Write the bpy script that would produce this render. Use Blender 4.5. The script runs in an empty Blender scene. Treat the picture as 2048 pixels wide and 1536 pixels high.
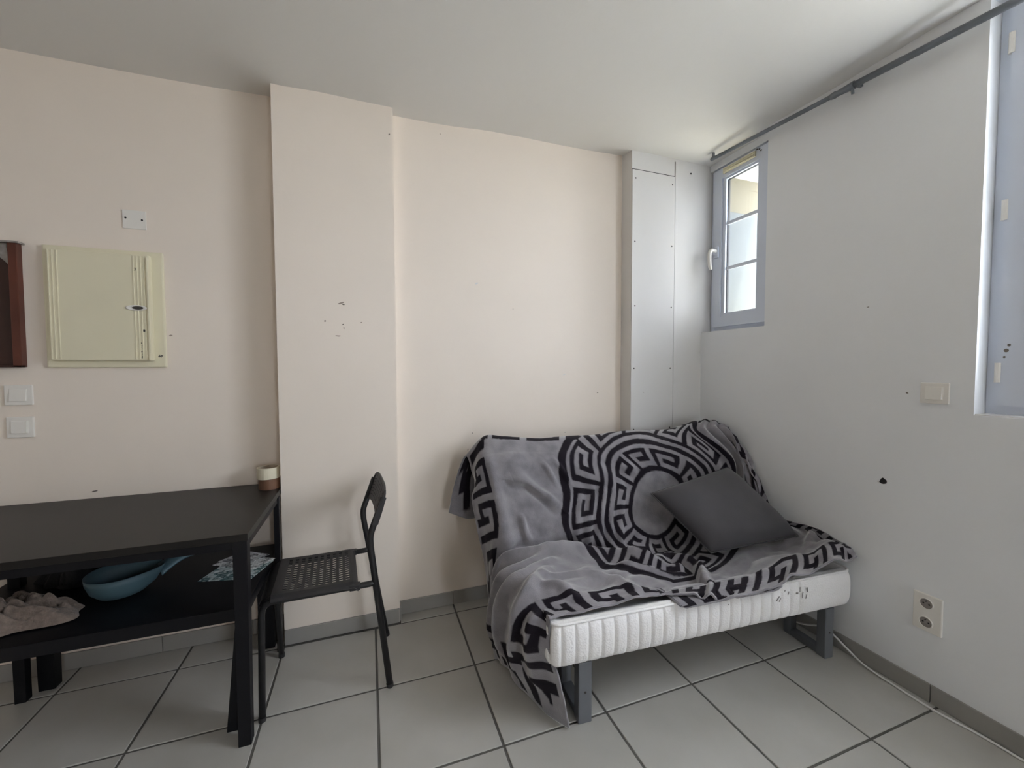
import bpy, bmesh, math, random
import numpy as np
from mathutils import Vector, Matrix

scene = bpy.context.scene
C = scene.collection

# ------------------------------------------------------------------ camera
cam_d = bpy.data.cameras.new('camera')
cam_d.sensor_fit = 'HORIZONTAL'
cam_d.sensor_width = 36.0
cam_d.lens = 810.82 / 2048 * 36.0
cam_d.clip_start = 0.02
cam = bpy.data.objects.new('camera', cam_d)
C.objects.link(cam)
_r = Vector((0.943026, -0.332704, -0.003209))
_u = Vector((0.016233, 0.036375, 0.999206))
_f = Vector((0.332323, 0.942330, -0.039703))
cam.matrix_world = Matrix(((_r.x, _u.x, -_f.x, 0.0), (_r.y, _u.y, -_f.y, 0.0), (_r.z, _u.z, -_f.z, 1.28), (0, 0, 0, 1)))
scene.camera = cam

# ------------------------------------------------------------------ sky, sun, window portals, exposure
world = bpy.data.worlds.new('sky')
scene.world = world
world.use_nodes = True
bg = world.node_tree.nodes['Background']
bg.inputs['Color'].default_value = (0.93, 0.925, 1.0, 1)
bg.inputs['Strength'].default_value = SKY_STRENGTH = 7.5

sun_d = bpy.data.lights.new('sun', 'SUN')
sun_d.energy = 9.0
sun_d.color = (1.0, 0.93, 0.78)
sun_d.angle = 0.01
sun = bpy.data.objects.new('sun', sun_d)
C.objects.link(sun)
sun.rotation_euler = Vector((-0.262, 0.10, -0.96)).to_track_quat('-Z', 'Y').to_euler()

def portal(name, loc, direction, sx, sy):
    d = bpy.data.lights.new(name, 'AREA')
    d.shape = 'RECTANGLE'
    d.size, d.size_y = sx, sy
    d.cycles.is_portal = True
    o = bpy.data.objects.new(name, d)
    C.objects.link(o)
    o.location = loc
    o.rotation_euler = Vector(direction).to_track_quat('-Z', 'Y').to_euler()
    return o

portal('portal_window_2', (2.16, 0.05, 1.81), (-1, 0, 0), 1.50, 1.42)
portal('portal_window_1', (2.16, 1.82, 2.02), (-1, 0, 0), 0.42, 1.0)

portal('portal_fill_door', (1.29, -3.68, 1.08), (0, 1, 0), 0.45, 1.95)  # daylight through the added fill door
scene.view_settings.view_transform = 'Standard'
scene.view_settings.look = 'None'
scene.view_settings.gamma = 1.0
scene.view_settings.use_curve_mapping = False
scene.view_settings.exposure = 1.37
scene.cycles.max_bounces = 14
scene.cycles.diffuse_bounces = 8
scene.cycles.transparent_max_bounces = 12
scene.cycles.caustics_reflective = False
scene.cycles.caustics_refractive = False

# ------------------------------------------------------------------ helpers
rnd = random.Random(7)

def tag(o, label=None, cat=None, group=None, kind=None):
    if label: o['label'] = label
    if cat: o['category'] = cat
    if group: o['group'] = group
    if kind: o['kind'] = kind
    return o

def thing(name, loc, label=None, cat=None, rz=0.0, group=None, kind=None):
    o = bpy.data.objects.new(name, None)
    C.objects.link(o)
    o.location = loc
    o.rotation_euler = (0, 0, rz)
    o.empty_display_size = 0.05
    return tag(o, label, cat, group, kind)

def world_loc(o):
    v = Vector((0, 0, 0))
    while o is not None:
        v = v + Vector(o.location)
        o = o.parent
    return v

def link_mesh(name, me, mat, parent=None, smooth=False):
    o = bpy.data.objects.new(name, me)
    C.objects.link(o)
    if mat is not None:
        me.materials.append(mat)
    if parent is not None:
        o.parent = parent
    if smooth:
        for p in me.polygons: p.use_smooth = True
    return o

def obj(name, bm, mat, parent=None, smooth=False, local=False):
    """one mesh object; vertices are in world metres unless local, the origin goes to the parent's or the mesh's base"""
    me = bpy.data.meshes.new(name)
    if parent is not None and not local:
        off = world_loc(parent)
        bmesh.ops.translate(bm, verts=bm.verts, vec=-off)
    base = None
    if parent is None and not local:
        xs = [v.co for v in bm.verts]
        base = Vector((sum(c.x for c in xs) / len(xs), sum(c.y for c in xs) / len(xs), min(c.z for c in xs)))
        bmesh.ops.translate(bm, verts=bm.verts, vec=-base)
    bm.normal_update()
    bm.to_mesh(me)
    bm.free()
    o = link_mesh(name, me, mat, parent, smooth)
    if base is not None: o.location = base
    return o

def box(bm, lo, hi, bevel=0.0, seg=2):
    vs = [bm.verts.new((x, y, z)) for x in (lo[0], hi[0]) for y in (lo[1], hi[1]) for z in (lo[2], hi[2])]
    q = [(0, 1, 3, 2), (4, 6, 7, 5), (0, 4, 5, 1), (2, 3, 7, 6), (0, 2, 6, 4), (1, 5, 7, 3)]
    fs = [bm.faces.new([vs[i] for i in f]) for f in q]
    if bevel > 0:
        es = list({e for f in fs for e in f.edges})
        bmesh.ops.bevel(bm, geom=es, offset=bevel, segments=seg, profile=0.6, affect='EDGES')
    return vs

def hexa(bm, bottom, top, bevel=0.0):
    b = [bm.verts.new(c) for c in bottom]; t = [bm.verts.new(c) for c in top]
    fs = [bm.faces.new(b[::-1]), bm.faces.new(t)]
    n = len(b)
    for i in range(n): fs.append(bm.faces.new((b[i], b[(i + 1) % n], t[(i + 1) % n], t[i])))
    if bevel > 0:
        bmesh.ops.bevel(bm, geom=list({e for f in fs for e in f.edges}), offset=bevel, segments=2, profile=0.6, affect='EDGES')

def boxo(name, lo, hi, mat, parent=None, bevel=0.0, local=False):
    bm = bmesh.new(); box(bm, lo, hi, bevel)
    return obj(name, bm, mat, parent, False, local)

def rounded_path(pts, r=0.03, n=5):
    pts = [Vector(p) for p in pts]
    out = [pts[0]]
    for i in range(1, len(pts) - 1):
        a, b, c = pts[i - 1], pts[i], pts[i + 1]
        rr = min(r, (a - b).length * 0.45, (c - b).length * 0.45)
        p0 = b + (a - b).normalized() * rr; p1 = b + (c - b).normalized() * rr
        for k in range(n + 1):
            t = k / n
            out.append(p0 * (1 - t) ** 2 + b * 2 * t * (1 - t) + p1 * t * t)
    out.append(pts[-1])
    return out

def tube(bm, pts, r, seg=10, flat=1.0, cap=True):
    pts = [Vector(p) for p in pts]
    rings = []
    prev = None
    for i, p in enumerate(pts):
        t = (pts[min(i + 1, len(pts) - 1)] - pts[max(i - 1, 0)]).normalized()
        if prev is None:
            a = Vector((0, 1, 0)) if abs(t.y) < 0.9 else Vector((1, 0, 0))
            n1 = t.cross(a).normalized()
        else:
            n1 = (prev - t * prev.dot(t)).normalized()
        prev = n1
        n2 = t.cross(n1)
        rr = r[i] if isinstance(r, (list, tuple)) else r
        rings.append([bm.verts.new(p + n1 * (math.cos(2 * math.pi * k / seg) * rr) + n2 * (math.sin(2 * math.pi * k / seg) * rr * flat)) for k in range(seg)])
    for a, b in zip(rings[:-1], rings[1:]):
        for k in range(seg):
            bm.faces.new((a[k], a[(k + 1) % seg], b[(k + 1) % seg], b[k]))
    if cap:
        bm.faces.new(rings[0][::-1]); bm.faces.new(rings[-1])

def lathe(bm, prof, centre, seg=32, axis='z'):
    """prof: list of (radius, height); closed where radius is 0"""
    rings = []
    cx, cy, cz = centre
    for r, hgt in prof:
        ring = []
        for k in range(seg):
            a = 2 * math.pi * k / seg
            d = (r * math.cos(a), r * math.sin(a))
            if axis == 'z': co = (cx + d[0], cy + d[1], cz + hgt)
            elif axis == 'y': co = (cx + d[0], cy + hgt, cz + d[1])
            else: co = (cx + hgt, cy + d[0], cz + d[1])
            ring.append(bm.verts.new(co))
        rings.append(ring)
    for a, b in zip(rings[:-1], rings[1:]):
        for k in range(seg):
            bm.faces.new((a[k], a[(k + 1) % seg], b[(k + 1) % seg], b[k]))
    return rings

def grid_mesh(name, P, mat, parent=None, loc=None):
    """P: (n, m, 3) world array -> smooth quad grid"""
    n, m = P.shape[:2]
    off = np.array(loc if loc is not None else (0, 0, 0), float)
    me = bpy.data.meshes.new(name)
    v = (P.reshape(-1, 3) - off)
    i = np.arange((n - 1) * (m - 1)); r = i // (m - 1); c = i % (m - 1)
    a = r * m + c
    q = np.stack([a, a + 1, a + m + 1, a + m], 1)
    me.vertices.add(len(v)); me.vertices.foreach_set('co', v.ravel())
    me.loops.add(q.size); me.loops.foreach_set('vertex_index', q.ravel())
    me.polygons.add(len(q)); me.polygons.foreach_set('loop_start', np.arange(0, q.size, 4)); me.polygons.foreach_set('loop_total', np.full(len(q), 4))
    me.polygons.foreach_set('use_smooth', np.ones(len(q), bool))
    me.update(); me.validate()
    o = link_mesh(name, me, mat, parent)
    if loc is not None and parent is None: o.location = loc
    return o

# ------------------------------------------------------------------ procedural materials
def mat(name, color, rough=0.6, metal=0.0, var=0.0, vscale=6.0, bump=0.0, bscale=60.0, spec=0.5, sheen=0.0, color2=None, detail=4.0, coat=0.0):
    m = bpy.data.materials.new(name)
    m.use_nodes = True
    nt = m.node_tree
    b = nt.nodes['Principled BSDF']
    b.inputs['Roughness'].default_value = rough
    b.inputs['Metallic'].default_value = metal
    b.inputs['Specular IOR Level'].default_value = spec
    b.inputs['Coat Weight'].default_value = coat
    if sheen:
        b.inputs['Sheen Weight'].default_value = sheen
        b.inputs['Sheen Roughness'].default_value = 0.4
    tc = nt.nodes.new('ShaderNodeTexCoord')
    c1 = tuple(color) + (1,)
    if color2 is None:
        color2 = tuple(max(0, c * (1 - var)) for c in color)
    nz = nt.nodes.new('ShaderNodeTexNoise')
    nz.inputs['Scale'].default_value = vscale
    nz.inputs['Detail'].default_value = detail
    nt.links.new(tc.outputs['Object'], nz.inputs['Vector'])
    ramp = nt.nodes.new('ShaderNodeValToRGB')
    ramp.color_ramp.elements[0].position = 0.3; ramp.color_ramp.elements[1].position = 0.7
    ramp.color_ramp.elements[0].color = tuple(color2) + (1,)
    ramp.color_ramp.elements[1].color = c1
    nt.links.new(nz.outputs['Fac'], ramp.inputs['Fac'])
    nt.links.new(ramp.outputs['Color'], b.inputs['Base Color'])
    if bump:
        n2 = nt.nodes.new('ShaderNodeTexNoise')
        n2.inputs['Scale'].default_value = bscale
        n2.inputs['Detail'].default_value = 3
        nt.links.new(tc.outputs['Object'], n2.inputs['Vector'])
        bp = nt.nodes.new('ShaderNodeBump')
        bp.inputs['Strength'].default_value = bump
        bp.inputs['Distance'].default_value = 0.004
        nt.links.new(n2.outputs['Fac'], bp.inputs['Height'])
        nt.links.new(bp.outputs['Normal'], b.inputs['Normal'])
    return m

M = {}
M['wall_right'] = mat('cool_wall_paint', (0.81, 0.825, 0.845), 0.55, var=0.03, vscale=2.5, bump=0.12, bscale=35)  # cooler tone than the other walls
M['wall'] = mat('wall_paint', (0.84, 0.755, 0.67), 0.55, var=0.03, vscale=2.5, bump=0.12, bscale=35)
M['panel'] = mat('panel_paint', (0.69, 0.68, 0.67), 0.42, var=0.02, vscale=2.0, bump=0.03, bscale=20)
M['ceiling'] = mat('ceiling_paint', (0.73, 0.72, 0.70), 0.7, var=0.02, vscale=1.5, bump=0.1, bscale=40)
M['tile'] = mat('floor_tile_ceramic', (0.49, 0.48, 0.455), 0.36, var=0.10, vscale=3.5, bump=0.05, bscale=12, color2=(0.42, 0.41, 0.38))
M['grout'] = mat('grout', (0.13, 0.125, 0.115), 0.9, var=0.2, vscale=20)
M['plinth'] = mat('plinth_tile_ceramic', (0.33, 0.32, 0.30), 0.45, var=0.12, vscale=5)
M['pvc'] = mat('window_pvc', (0.64, 0.685, 0.78), 0.35, var=0.02, vscale=4)
M['gasket'] = mat('gasket_rubber', (0.04, 0.04, 0.045), 0.7, var=0.1)
M['white_plastic'] = mat('white_plastic', (0.80, 0.775, 0.73), 0.35, var=0.03, vscale=8)
M['cream_plastic'] = mat('cream_plastic', (0.78, 0.73, 0.55), 0.4, var=0.05, vscale=5)
M['dark'] = mat('dark_mark', (0.02, 0.018, 0.02), 0.8, var=0.2)
M['grey_mark'] = mat('grey_mark', (0.22, 0.19, 0.16), 0.8, var=0.4, vscale=80)
M['bare'] = mat('bare_plaster', (0.42, 0.34, 0.28), 0.9, var=0.4, vscale=90)
M['desk'] = mat('black_laminate', (0.011, 0.010, 0.009), 0.40, var=0.25, vscale=9, spec=0.35)
M['black_lacquer'] = mat('black_lacquer', (0.005, 0.005, 0.007), 0.5, var=0.2, spec=0.25)
M['black_metal'] = mat('black_metal', (0.012, 0.012, 0.013), 0.42, var=0.2, spec=0.5)
M['black_plastic'] = mat('black_plastic', (0.020, 0.019, 0.021), 0.5, var=0.15, bump=0.1, bscale=300)
M['rod'] = mat('dark_grey_rod', (0.20, 0.22, 0.25), 0.42, metal=0.3, var=0.3, vscale=12)
M['grey_metal'] = mat('grey_painted_metal', (0.17, 0.18, 0.20), 0.42, metal=0.25, var=0.1)
M['screw'] = mat('screw_metal', (0.09, 0.085, 0.08), 0.5, metal=0.6, var=0.2)
M['cushion'] = mat('cushion_cotton', (0.058, 0.055, 0.060), 0.85, var=0.12, vscale=14, bump=0.25, bscale=500, sheen=0.15)
M['pan'] = mat('blue_plastic', (0.085, 0.155, 0.19), 0.5, var=0.2, vscale=6)
M['fur'] = mat('beige_fleece', (0.25, 0.195, 0.16), 0.95, var=0.35, vscale=60, bump=0.8, bscale=220, sheen=0.3)
M['black_cloth'] = mat('black_cloth', (0.012, 0.012, 0.014), 0.95, var=0.3, vscale=30, bump=0.5, bscale=120)
M['masking'] = mat('masking_tape', (0.72, 0.67, 0.52), 0.6, var=0.08, vscale=25)
M['brown_tape'] = mat('brown_tape', (0.20, 0.105, 0.065), 0.3, var=0.2, vscale=20)
M['cardboard'] = mat('cardboard', (0.48, 0.40, 0.30), 0.9, var=0.15, vscale=40)
M['red_wood'] = mat('red_brown_wood', (0.115, 0.030, 0.017), 0.4, var=0.35, vscale=7)
M['dark_wood'] = mat('dark_brown_board', (0.042, 0.014, 0.009), 0.45, var=0.3, vscale=7)
M['cable'] = mat('cable_pvc', (0.74, 0.73, 0.72), 0.45, var=0.05)
M['film'] = mat('torn_film', (0.34, 0.31, 0.29), 0.3, var=0.4, vscale=50)
M['facade_cream_dimmed'] = mat('facade_cream_dimmed', (0.125, 0.112, 0.078), 0.9, var=0.08, vscale=2)  # cream darkened to stand in for dimmer daylight outside
M['facade_white_dimmed'] = mat('facade_white_dimmed', (0.092, 0.101, 0.103), 0.9, var=0.06, vscale=2)  # white darkened the same way, so full daylight leaves a tint
M['sill'] = mat('bounce_sill_stone', (0.70, 0.62, 0.42), 0.8, var=0.1, vscale=8)
M['ground'] = mat('paved_ground', (0.55, 0.53, 0.48), 0.95, var=0.2, vscale=1.5)

def glass_mat():
    m = bpy.data.materials.new('window_glass'); m.use_nodes = True
    nt = m.node_tree; nt.nodes.clear()
    out = nt.nodes.new('ShaderNodeOutputMaterial')
    tr = nt.nodes.new('ShaderNodeBsdfTransparent'); tr.inputs['Color'].default_value = (0.95, 0.98, 0.98, 1)
    gl = nt.nodes.new('ShaderNodeBsdfGlossy'); gl.inputs['Roughness'].default_value = 0.02
    mx = nt.nodes.new('ShaderNodeMixShader'); mx.inputs[0].default_value = 0.05
    nt.links.new(tr.outputs[0], mx.inputs[1]); nt.links.new(gl.outputs[0], mx.inputs[2])
    nt.links.new(mx.outputs[0], out.inputs['Surface'])
    return m
M['glass'] = glass_mat()

def print_mat(name, paper, ink, scale, accent):
    """printed leaflet: blocks of text and pictures"""
    m = bpy.data.materials.new(name); m.use_nodes = True
    nt = m.node_tree; b = nt.nodes['Principled BSDF']; b.inputs['Roughness'].default_value = 0.45
    tc = nt.nodes.new('ShaderNodeTexCoord')
    br = nt.nodes.new('ShaderNodeTexBrick'); br.inputs['Scale'].default_value = scale
    br.inputs['Color1'].default_value = paper + (1,); br.inputs['Color2'].default_value = accent + (1,); br.inputs['Mortar'].default_value = ink + (1,)
    br.inputs['Mortar Size'].default_value = 0.05
    nz = nt.nodes.new('ShaderNodeTexNoise'); nz.inputs['Scale'].default_value = 26; nz.inputs['Detail'].default_value = 5
    rp = nt.nodes.new('ShaderNodeValToRGB'); rp.color_ramp.interpolation = 'CONSTANT'
    rp.color_ramp.elements[0].color = ink + (1,); rp.color_ramp.elements[1].color = paper + (1,); rp.color_ramp.elements[1].position = 0.5
    mx = nt.nodes.new('ShaderNodeMix'); mx.data_type = 'RGBA'; mx.inputs['Factor'].default_value = 0.5
    nt.links.new(tc.outputs['Object'], br.inputs['Vector']); nt.links.new(tc.outputs['Object'], nz.inputs['Vector'])
    nt.links.new(nz.outputs['Fac'], rp.inputs['Fac'])
    nt.links.new(br.outputs['Color'], mx.inputs['A']); nt.links.new(rp.outputs['Color'], mx.inputs['B'])
    nt.links.new(mx.outputs['Result'], b.inputs['Base Color'])
    return m
M['print_a'] = print_mat('leaflet_print_teal', (0.75, 0.82, 0.84), (0.02, 0.07, 0.08), 14, (0.10, 0.22, 0.24))
M['print_b'] = print_mat('leaflet_print_light', (0.80, 0.82, 0.84), (0.16, 0.17, 0.19), 22, (0.62, 0.66, 0.68))
M['print_c'] = print_mat('leaflet_print_grey', (0.72, 0.74, 0.78), (0.06, 0.06, 0.08), 18, (0.34, 0.37, 0.40))

# ------------------------------------------------------------------ dimensions of the room (metres)
CEIL = 2.538
XL, XR = -3.3, 2.0          # left and right wall faces
YB = 2.218                   # back wall, left bay
YM = 2.142                   # back wall, middle bay
YP = 2.078                   # pillar face
YD = 2.044                   # boxed duct face
YR = -3.6                    # wall behind the camera
PX0, PX1 = -0.388, 0.128     # pillar
DX0, DX1 = 1.468, 1.778      # duct, seam of the access board
TOP = CEIL + 0.12

# ------------------------------------------------------------------ floor of separate tiles
floor = thing('floor', (0, 0, 0), kind='structure')
tag(floor, 'light grey ceramic tile floor with dark joints')
floor_bed = boxo('grout_bed', (XL, YR, -0.05), (XR + 0.25, YB + 0.2, -0.003), M['grout'], floor)
PITCH, GAP = 0.40, 0.0085
tx0, ty0 = 0.011, 1.2605
tile_cache = {}
def tile_mesh(w, d):
    key = (round(w, 3), round(d, 3))
    if key not in tile_cache:
        bm = bmesh.new(); box(bm, (-w / 2, -d / 2, -0.012), (w / 2, d / 2, 0.0))
        top = [e for e in bm.edges if all(v.co.z > -0.001 for v in e.verts)]
        bmesh.ops.bevel(bm, geom=top, offset=0.0018, segments=1, affect='EDGES')
        me = bpy.data.meshes.new('tile'); bm.to_mesh(me); bm.free(); me.materials.append(M['tile'])
        tile_cache[key] = me
    return tile_cache[key]
def back_limit(x0, x1):
    xm = (x0 + x1) / 2
    return YB if xm < PX0 else YP if xm < PX1 else YM if xm < DX0 else YD
xe = sorted(set([tx0 + PITCH * k for k in range(-9, 6) if XL < tx0 + PITCH * k < XR] + [XL, XR]))
ye = [ty0 + PITCH * k for k in range(-13, 3)]
ye = [YR] + [y for y in ye if y > YR] + [9]
for i in range(len(xe) - 1):
    for j in range(len(ye) - 1):
        # split tile columns where the back wall steps
        cuts = [xe[i]] + [c for c in (PX0, PX1, DX0) if xe[i] < c < xe[i + 1]] + [xe[i + 1]]
        lim = [back_limit(cuts[k], cuts[k + 1]) for k in range(len(cuts) - 1)]
        y0 = ye[j]
        if all(ye[j + 1] <= l for l in lim):
            pieces = [(xe[i], xe[i + 1], ye[j + 1])]
        else:
            pieces = [(cuts[k], cuts[k + 1], min(ye[j + 1], lim[k])) for k in range(len(lim))]
        for (a, b, y1) in pieces:
            w, d = b - a - GAP, y1 - y0 - GAP
            if w < 0.02 or d < 0.012: continue
            o = bpy.data.objects.new('tile', tile_mesh(w, d)); C.objects.link(o); o.parent = floor
            o.location = ((a + b) / 2, (y0 + y1) / 2, rnd.uniform(-0.0004, 0.0004))

# ------------------------------------------------------------------ walls and ceiling
def struct(name, boxes, m, label):
    bm = bmesh.new()
    for lo, hi in boxes: box(bm, lo, hi)
    return tag(obj(name, bm, m), label, kind='structure')

wall_back = struct('wall_back', [((XL - 0.2, YB, -0.05), (PX0 + 0.01, YB + 0.2, TOP))], M['wall'], 'off-white back wall bay holding the fuse box')
wall_pillar = struct('wall_pillar', [((PX0, YP, -0.05), (PX1, YB + 0.2, TOP))], M['wall'], 'off-white wall pillar behind the black chair')
wall_middle = struct('wall_middle', [((PX1 - 0.01, YM, -0.05), (DX0 + 0.01, YB + 0.2, TOP))], M['wall'], 'off-white wall bay above the sofa')
wall_duct = struct('wall_duct', [((DX0, YD, -0.05), (XR + 0.13, YB + 0.2, TOP))], M['panel'], 'boxed-in duct in the corner beside the small window')
W2Y0, W2Y1, W2Z0, W2Z1 = -0.70, 0.798, 1.109, 2.52
W1Y0, W1Z0 = 1.607, 1.501
T = 0.50
wall_right = struct('wall_right', [
    ((XR, W2Y1, -0.05), (XR + T, W1Y0, TOP)),
    ((XR, W1Y0, -0.05), (XR + T, YD, W1Z0)),
    ((XR, W2Y0, -0.05), (XR + T, W2Y1, W2Z0)),
    ((XR, W2Y0, W2Z1), (XR + T, W2Y1, TOP)),
    ((XR, YR, -0.05), (XR + T, W2Y0, TOP)),
    ((XR + 0.055, W1Y0, 2.505), (XR + T, YD, TOP))], M['wall_right'], 'cool white right wall with the two windows')
wall_left = struct('wall_left', [((XL - 0.2, YR, -0.05), (XL, YB, TOP))], M['wall'], 'off-white wall to the left, outside the photo')
D1 = (1.0, 1.58, 2.10)  # opening for the added fill door
wall_rear = struct('wall_rear', [((XL - 0.2, YR - 0.2, -0.05), (D1[0], YR, TOP)), ((D1[1], YR - 0.2, -0.05), (XR + T, YR, TOP)), ((D1[0], YR - 0.2, D1[2]), (D1[1], YR, TOP))], M['wall'], 'off-white wall behind the viewer')
# the ceiling undulates a little, as plastered ceilings do
pts = [(-1.35, 2.21, 2.543), (-0.42, 2.2, 2.556), (-0.38, 2.078, 2.530), (0.12, 2.078, 2.533), (0.14, 2.14, 2.534), (0.8, 2.14, 2.553), (1.46, 2.14, 2.566),
       (1.47, 2.04, 2.541), (1.778, 2.04, 2.546), (2.0, 2.0, 2.545), (2.0, 1.1, 2.535), (2.0, 0.3, 2.535), (0, 0, 2.54), (0.8, 1.2, 2.54), (-3.2, 0, 2.54), (0, -3.4, 2.54), (2, -3.4, 2.54), (-3.2, -3.4, 2.54), (-3.2, 2.1, 2.54), (-0.8, 1.4, 2.54)]
pa = np.array(pts)
gx = np.linspace(XL - 0.1, XR + 0.45, 72); gy = np.linspace(YR - 0.1, YB + 0.1, 80)
GX, GY = np.meshgrid(gx, gy, indexing='ij')
d2 = (GX[..., None] - pa[:, 0]) ** 2 + (GY[..., None] - pa[:, 1]) ** 2 + 0.0015
wgt = 1 / d2 ** 1.5
GZ = (wgt * pa[:, 2]).sum(-1) / wgt.sum(-1)
ceiling = grid_mesh('ceiling', np.stack([GX, GY, GZ], -1)[:, ::-1], M['ceiling'], None, (0, 0, CEIL))
tag(ceiling, 'plain off-white plastered ceiling', kind='structure')
sl = ceiling.modifiers.new('slab', 'SOLIDIFY'); sl.thickness = 0.12; sl.offset = 1.0

# skirting of separate tiles
def skirting(name, axis, a0, a1, face, joints, label):
    p = thing(name, ((a0 + a1) / 2, face - 0.005, 0) if axis == 'x' else (face - 0.005, (a0 + a1) / 2, 0), kind='structure', label=label)
    cuts = [a0] + sorted(j for j in joints if a0 + 0.01 < j < a1 - 0.01) + [a1]
    for c0, c1 in zip(cuts[:-1], cuts[1:]):
        if axis == 'x': lo, hi = (c0 + 0.0015, face - 0.009, 0.001), (c1 - 0.0015, face - 0.0002, 0.071)
        else: lo, hi = (face - 0.009, c0 + 0.0015, 0.001), (face - 0.0002, c1 - 0.0015, 0.071)
        boxo('plinth_tile', lo, hi, M['plinth'], p, 0.0015)
    return p
jx = [tx0 + PITCH * k for k in range(-9, 8)]
jy = [ty0 + PITCH * k + 0.02 for k in range(-14, 4)]
skirting('baseboard_back', 'x', XL, PX0 - 0.001, YB, [-0.545, -0.90, -1.30, -1.70, -2.1], 'grey tile skirting under the desk')
skirting('baseboard_pillar', 'x', PX0, PX1, YP, [jx[8]], 'grey tile skirting at the foot of the pillar')
skirting('baseboard_middle', 'x', PX1 + 0.001, DX0 - 0.001, YM, jx, 'grey tile skirting between pillar and sofa')
skirting('baseboard_duct', 'x', DX0 + 0.001, XR - 0.011, YD, jx, 'grey tile skirting of the boxed duct')
skirting('baseboard_right', 'y', YR, YD - 0.011, XR, jy, 'grey tile skirting along the right wall')
# pillar side skirting returns
skirting('baseboard_return', 'y', YP + 0.001, YM - 0.011, PX1 + 0.0092, [], 'short grey tile skirting return of the pillar')

# access board of the duct with its screws
board = boxo('access_panel', (DX0 + 0.001, YD - 0.006, 0.08), (DX1 - 0.002, YD - 0.0002, 2.437), M['panel'], wall_duct, 0.001)
tag(board, 'screwed white access board')
bm = bmesh.new(); box(bm, (DX0 + 0.001, YD - 0.0012, 2.4375), (DX1, YD - 0.0001, 2.443)); obj('panel_gap', bm, M['dark'], wall_duct)
bm = bmesh.new(); box(bm, (DX1 - 0.002, YD - 0.0012, 0.08), (DX1 + 0.002, YD - 0.0001, 2.53)); obj('panel_gap', bm, M['grey_mark'], wall_duct)
boxo('corner_strip', (DX1 + 0.002, YD - 0.004, 0.08), (DX1 + 0.02, YD - 0.0002, 2.53), M['panel'], wall_duct, 0.001)
def disc(name, centre, normal, r, t, m, parent, seg=12):
    bm = bmesh.new(); ax = 'y' if normal == 'y' else 'x'
    rings = lathe(bm, [(r, 0), (r, -t * 0.6), (r * 0.7, -t)], centre, seg, ax)
    bm.faces.new(rings[-1])
    bmesh.ops.recalc_face_normals(bm, faces=bm.faces)
    return obj(name, bm, m, parent)
for z in (2.389, 2.019, 1.646, 1.2765, 0.910, 0.54):
    for x in (1.4905, 1.7555):
        disc('screw', (x + rnd.uniform(-.002, .002), YD - 0.006, z + rnd.uniform(-.003, .003)), 'y', 0.0045, 0.0012, M['screw'], board)
disc('screw', (1.9, YD, 2.478), 'y', 0.005, 0.002, M['dark'], wall_duct)

# chipped paint and small holes in the plaster
def chip(parent, plane, c, w, hgt, m, ang=0.0, n=9, seed=0):
    r = random.Random(seed); bm = bmesh.new(); vs = []; vb = []
    for k in range(n):
        a = 2 * math.pi * k / n
        rad = r.uniform(0.55, 1.0)
        du, dv = math.cos(a) * w / 2 * rad, math.sin(a) * hgt / 2 * rad
        u = du * math.cos(ang) - dv * math.sin(ang); v = du * math.sin(ang) + dv * math.cos(ang)
        for lst, off in ((vs, 0.0007), (vb, 0.0)):
            co = (c[0] + u, plane - off, c[2] + v) if parent is not wall_right else (plane - off, c[1] + u, c[2] + v)
            lst.append(bm.verts.new(co))
    bm.faces.new(vs)
    for k in range(n): bm.faces.new((vs[k], vs[(k + 1) % n], vb[(k + 1) % n], vb[k]))
    bmesh.ops.recalc_face_normals(bm, faces=bm.faces)
    obj('paint_chip', bm, m, parent)
for k, (x, z, w, hh, mm, a) in enumerate([(-0.119, 1.587, 0.036, 0.009, 'bare', 0.3), (-0.109, 1.581, 0.02, 0.007, 'grey_mark', -0.4), (-0.189, 1.501, 0.008, 0.014, 'bare', 0), (-0.134, 1.433, 0.034, 0.007, 'bare', 0),
        (-0.112, 1.488, 0.012, 0.006, 'grey_mark', 0.5), (-0.108, 1.470, 0.006, 0.012, 'bare', 0), (0.11, 2.404, 0.012, 0.008, 'grey_mark', 0.6), (-0.03, 1.50, 0.01, 0.006, 'bare', 0), (0.0, 0.33, 0.02, 0.006, 'grey_mark', -.5)]):
    chip(wall_pillar, YP, (x, 0, z), w, hh, M[mm], a, seed=k)
for k, (x, z, w, hh, mm) in enumerate([(0.555, 1.735, 0.024, 0.009, 'panel'), (0.763, 1.608, 0.005, 0.005, 'grey_mark'), (1.305, 1.129, 0.014, 0.006, 'grey_mark'), (0.526, 0.926, 0.006, 0.006, 'dark'), (1.086, 0.898, 0.005, 0.005, 'grey_mark'), (0.366, 2.487, 0.006, 0.006, 'grey_mark'), (0.50, 0.836, 0.006, 0.006, 'dark'), (1.08, 1.24, 0.03, 0.004, 'panel')]):
    chip(wall_middle, YM, (x, 0, z), w, hh, M[mm], 0.3, seed=20 + k)
chip(wall_back, YB, (-1.117, 0, 0.757), 0.026, 0.008, M['grey_mark'], 0.2, seed=41)
chip(wall_back, YB, (-0.83, 0, 1.43), 0.016, 0.009, M['bare'], 0.2, seed=42)
chip(wall_duct, YD - 0.006, (1.56, 0, 1.13), 0.006, 0.006, M['grey_mark'], 0, seed=43)
chip(wall_right, XR, (0, 1.053, 0.806), 0.036, 0.034, M['dark'], 0.2, 11, seed=44)
chip(wall_right, XR, (0, 1.072, 0.800), 0.014, 0.010, M['panel'], 0.2, 8, seed=45)
chip(wall_right, XR, (0, 1.129, 1.533), 0.012, 0.004, M['grey_mark'], 0, seed=46)
chip(wall_right, XR, (0, 0.987, 1.176), 0.012, 0.008, M['grey_mark'], 0.4, seed=47)

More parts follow.
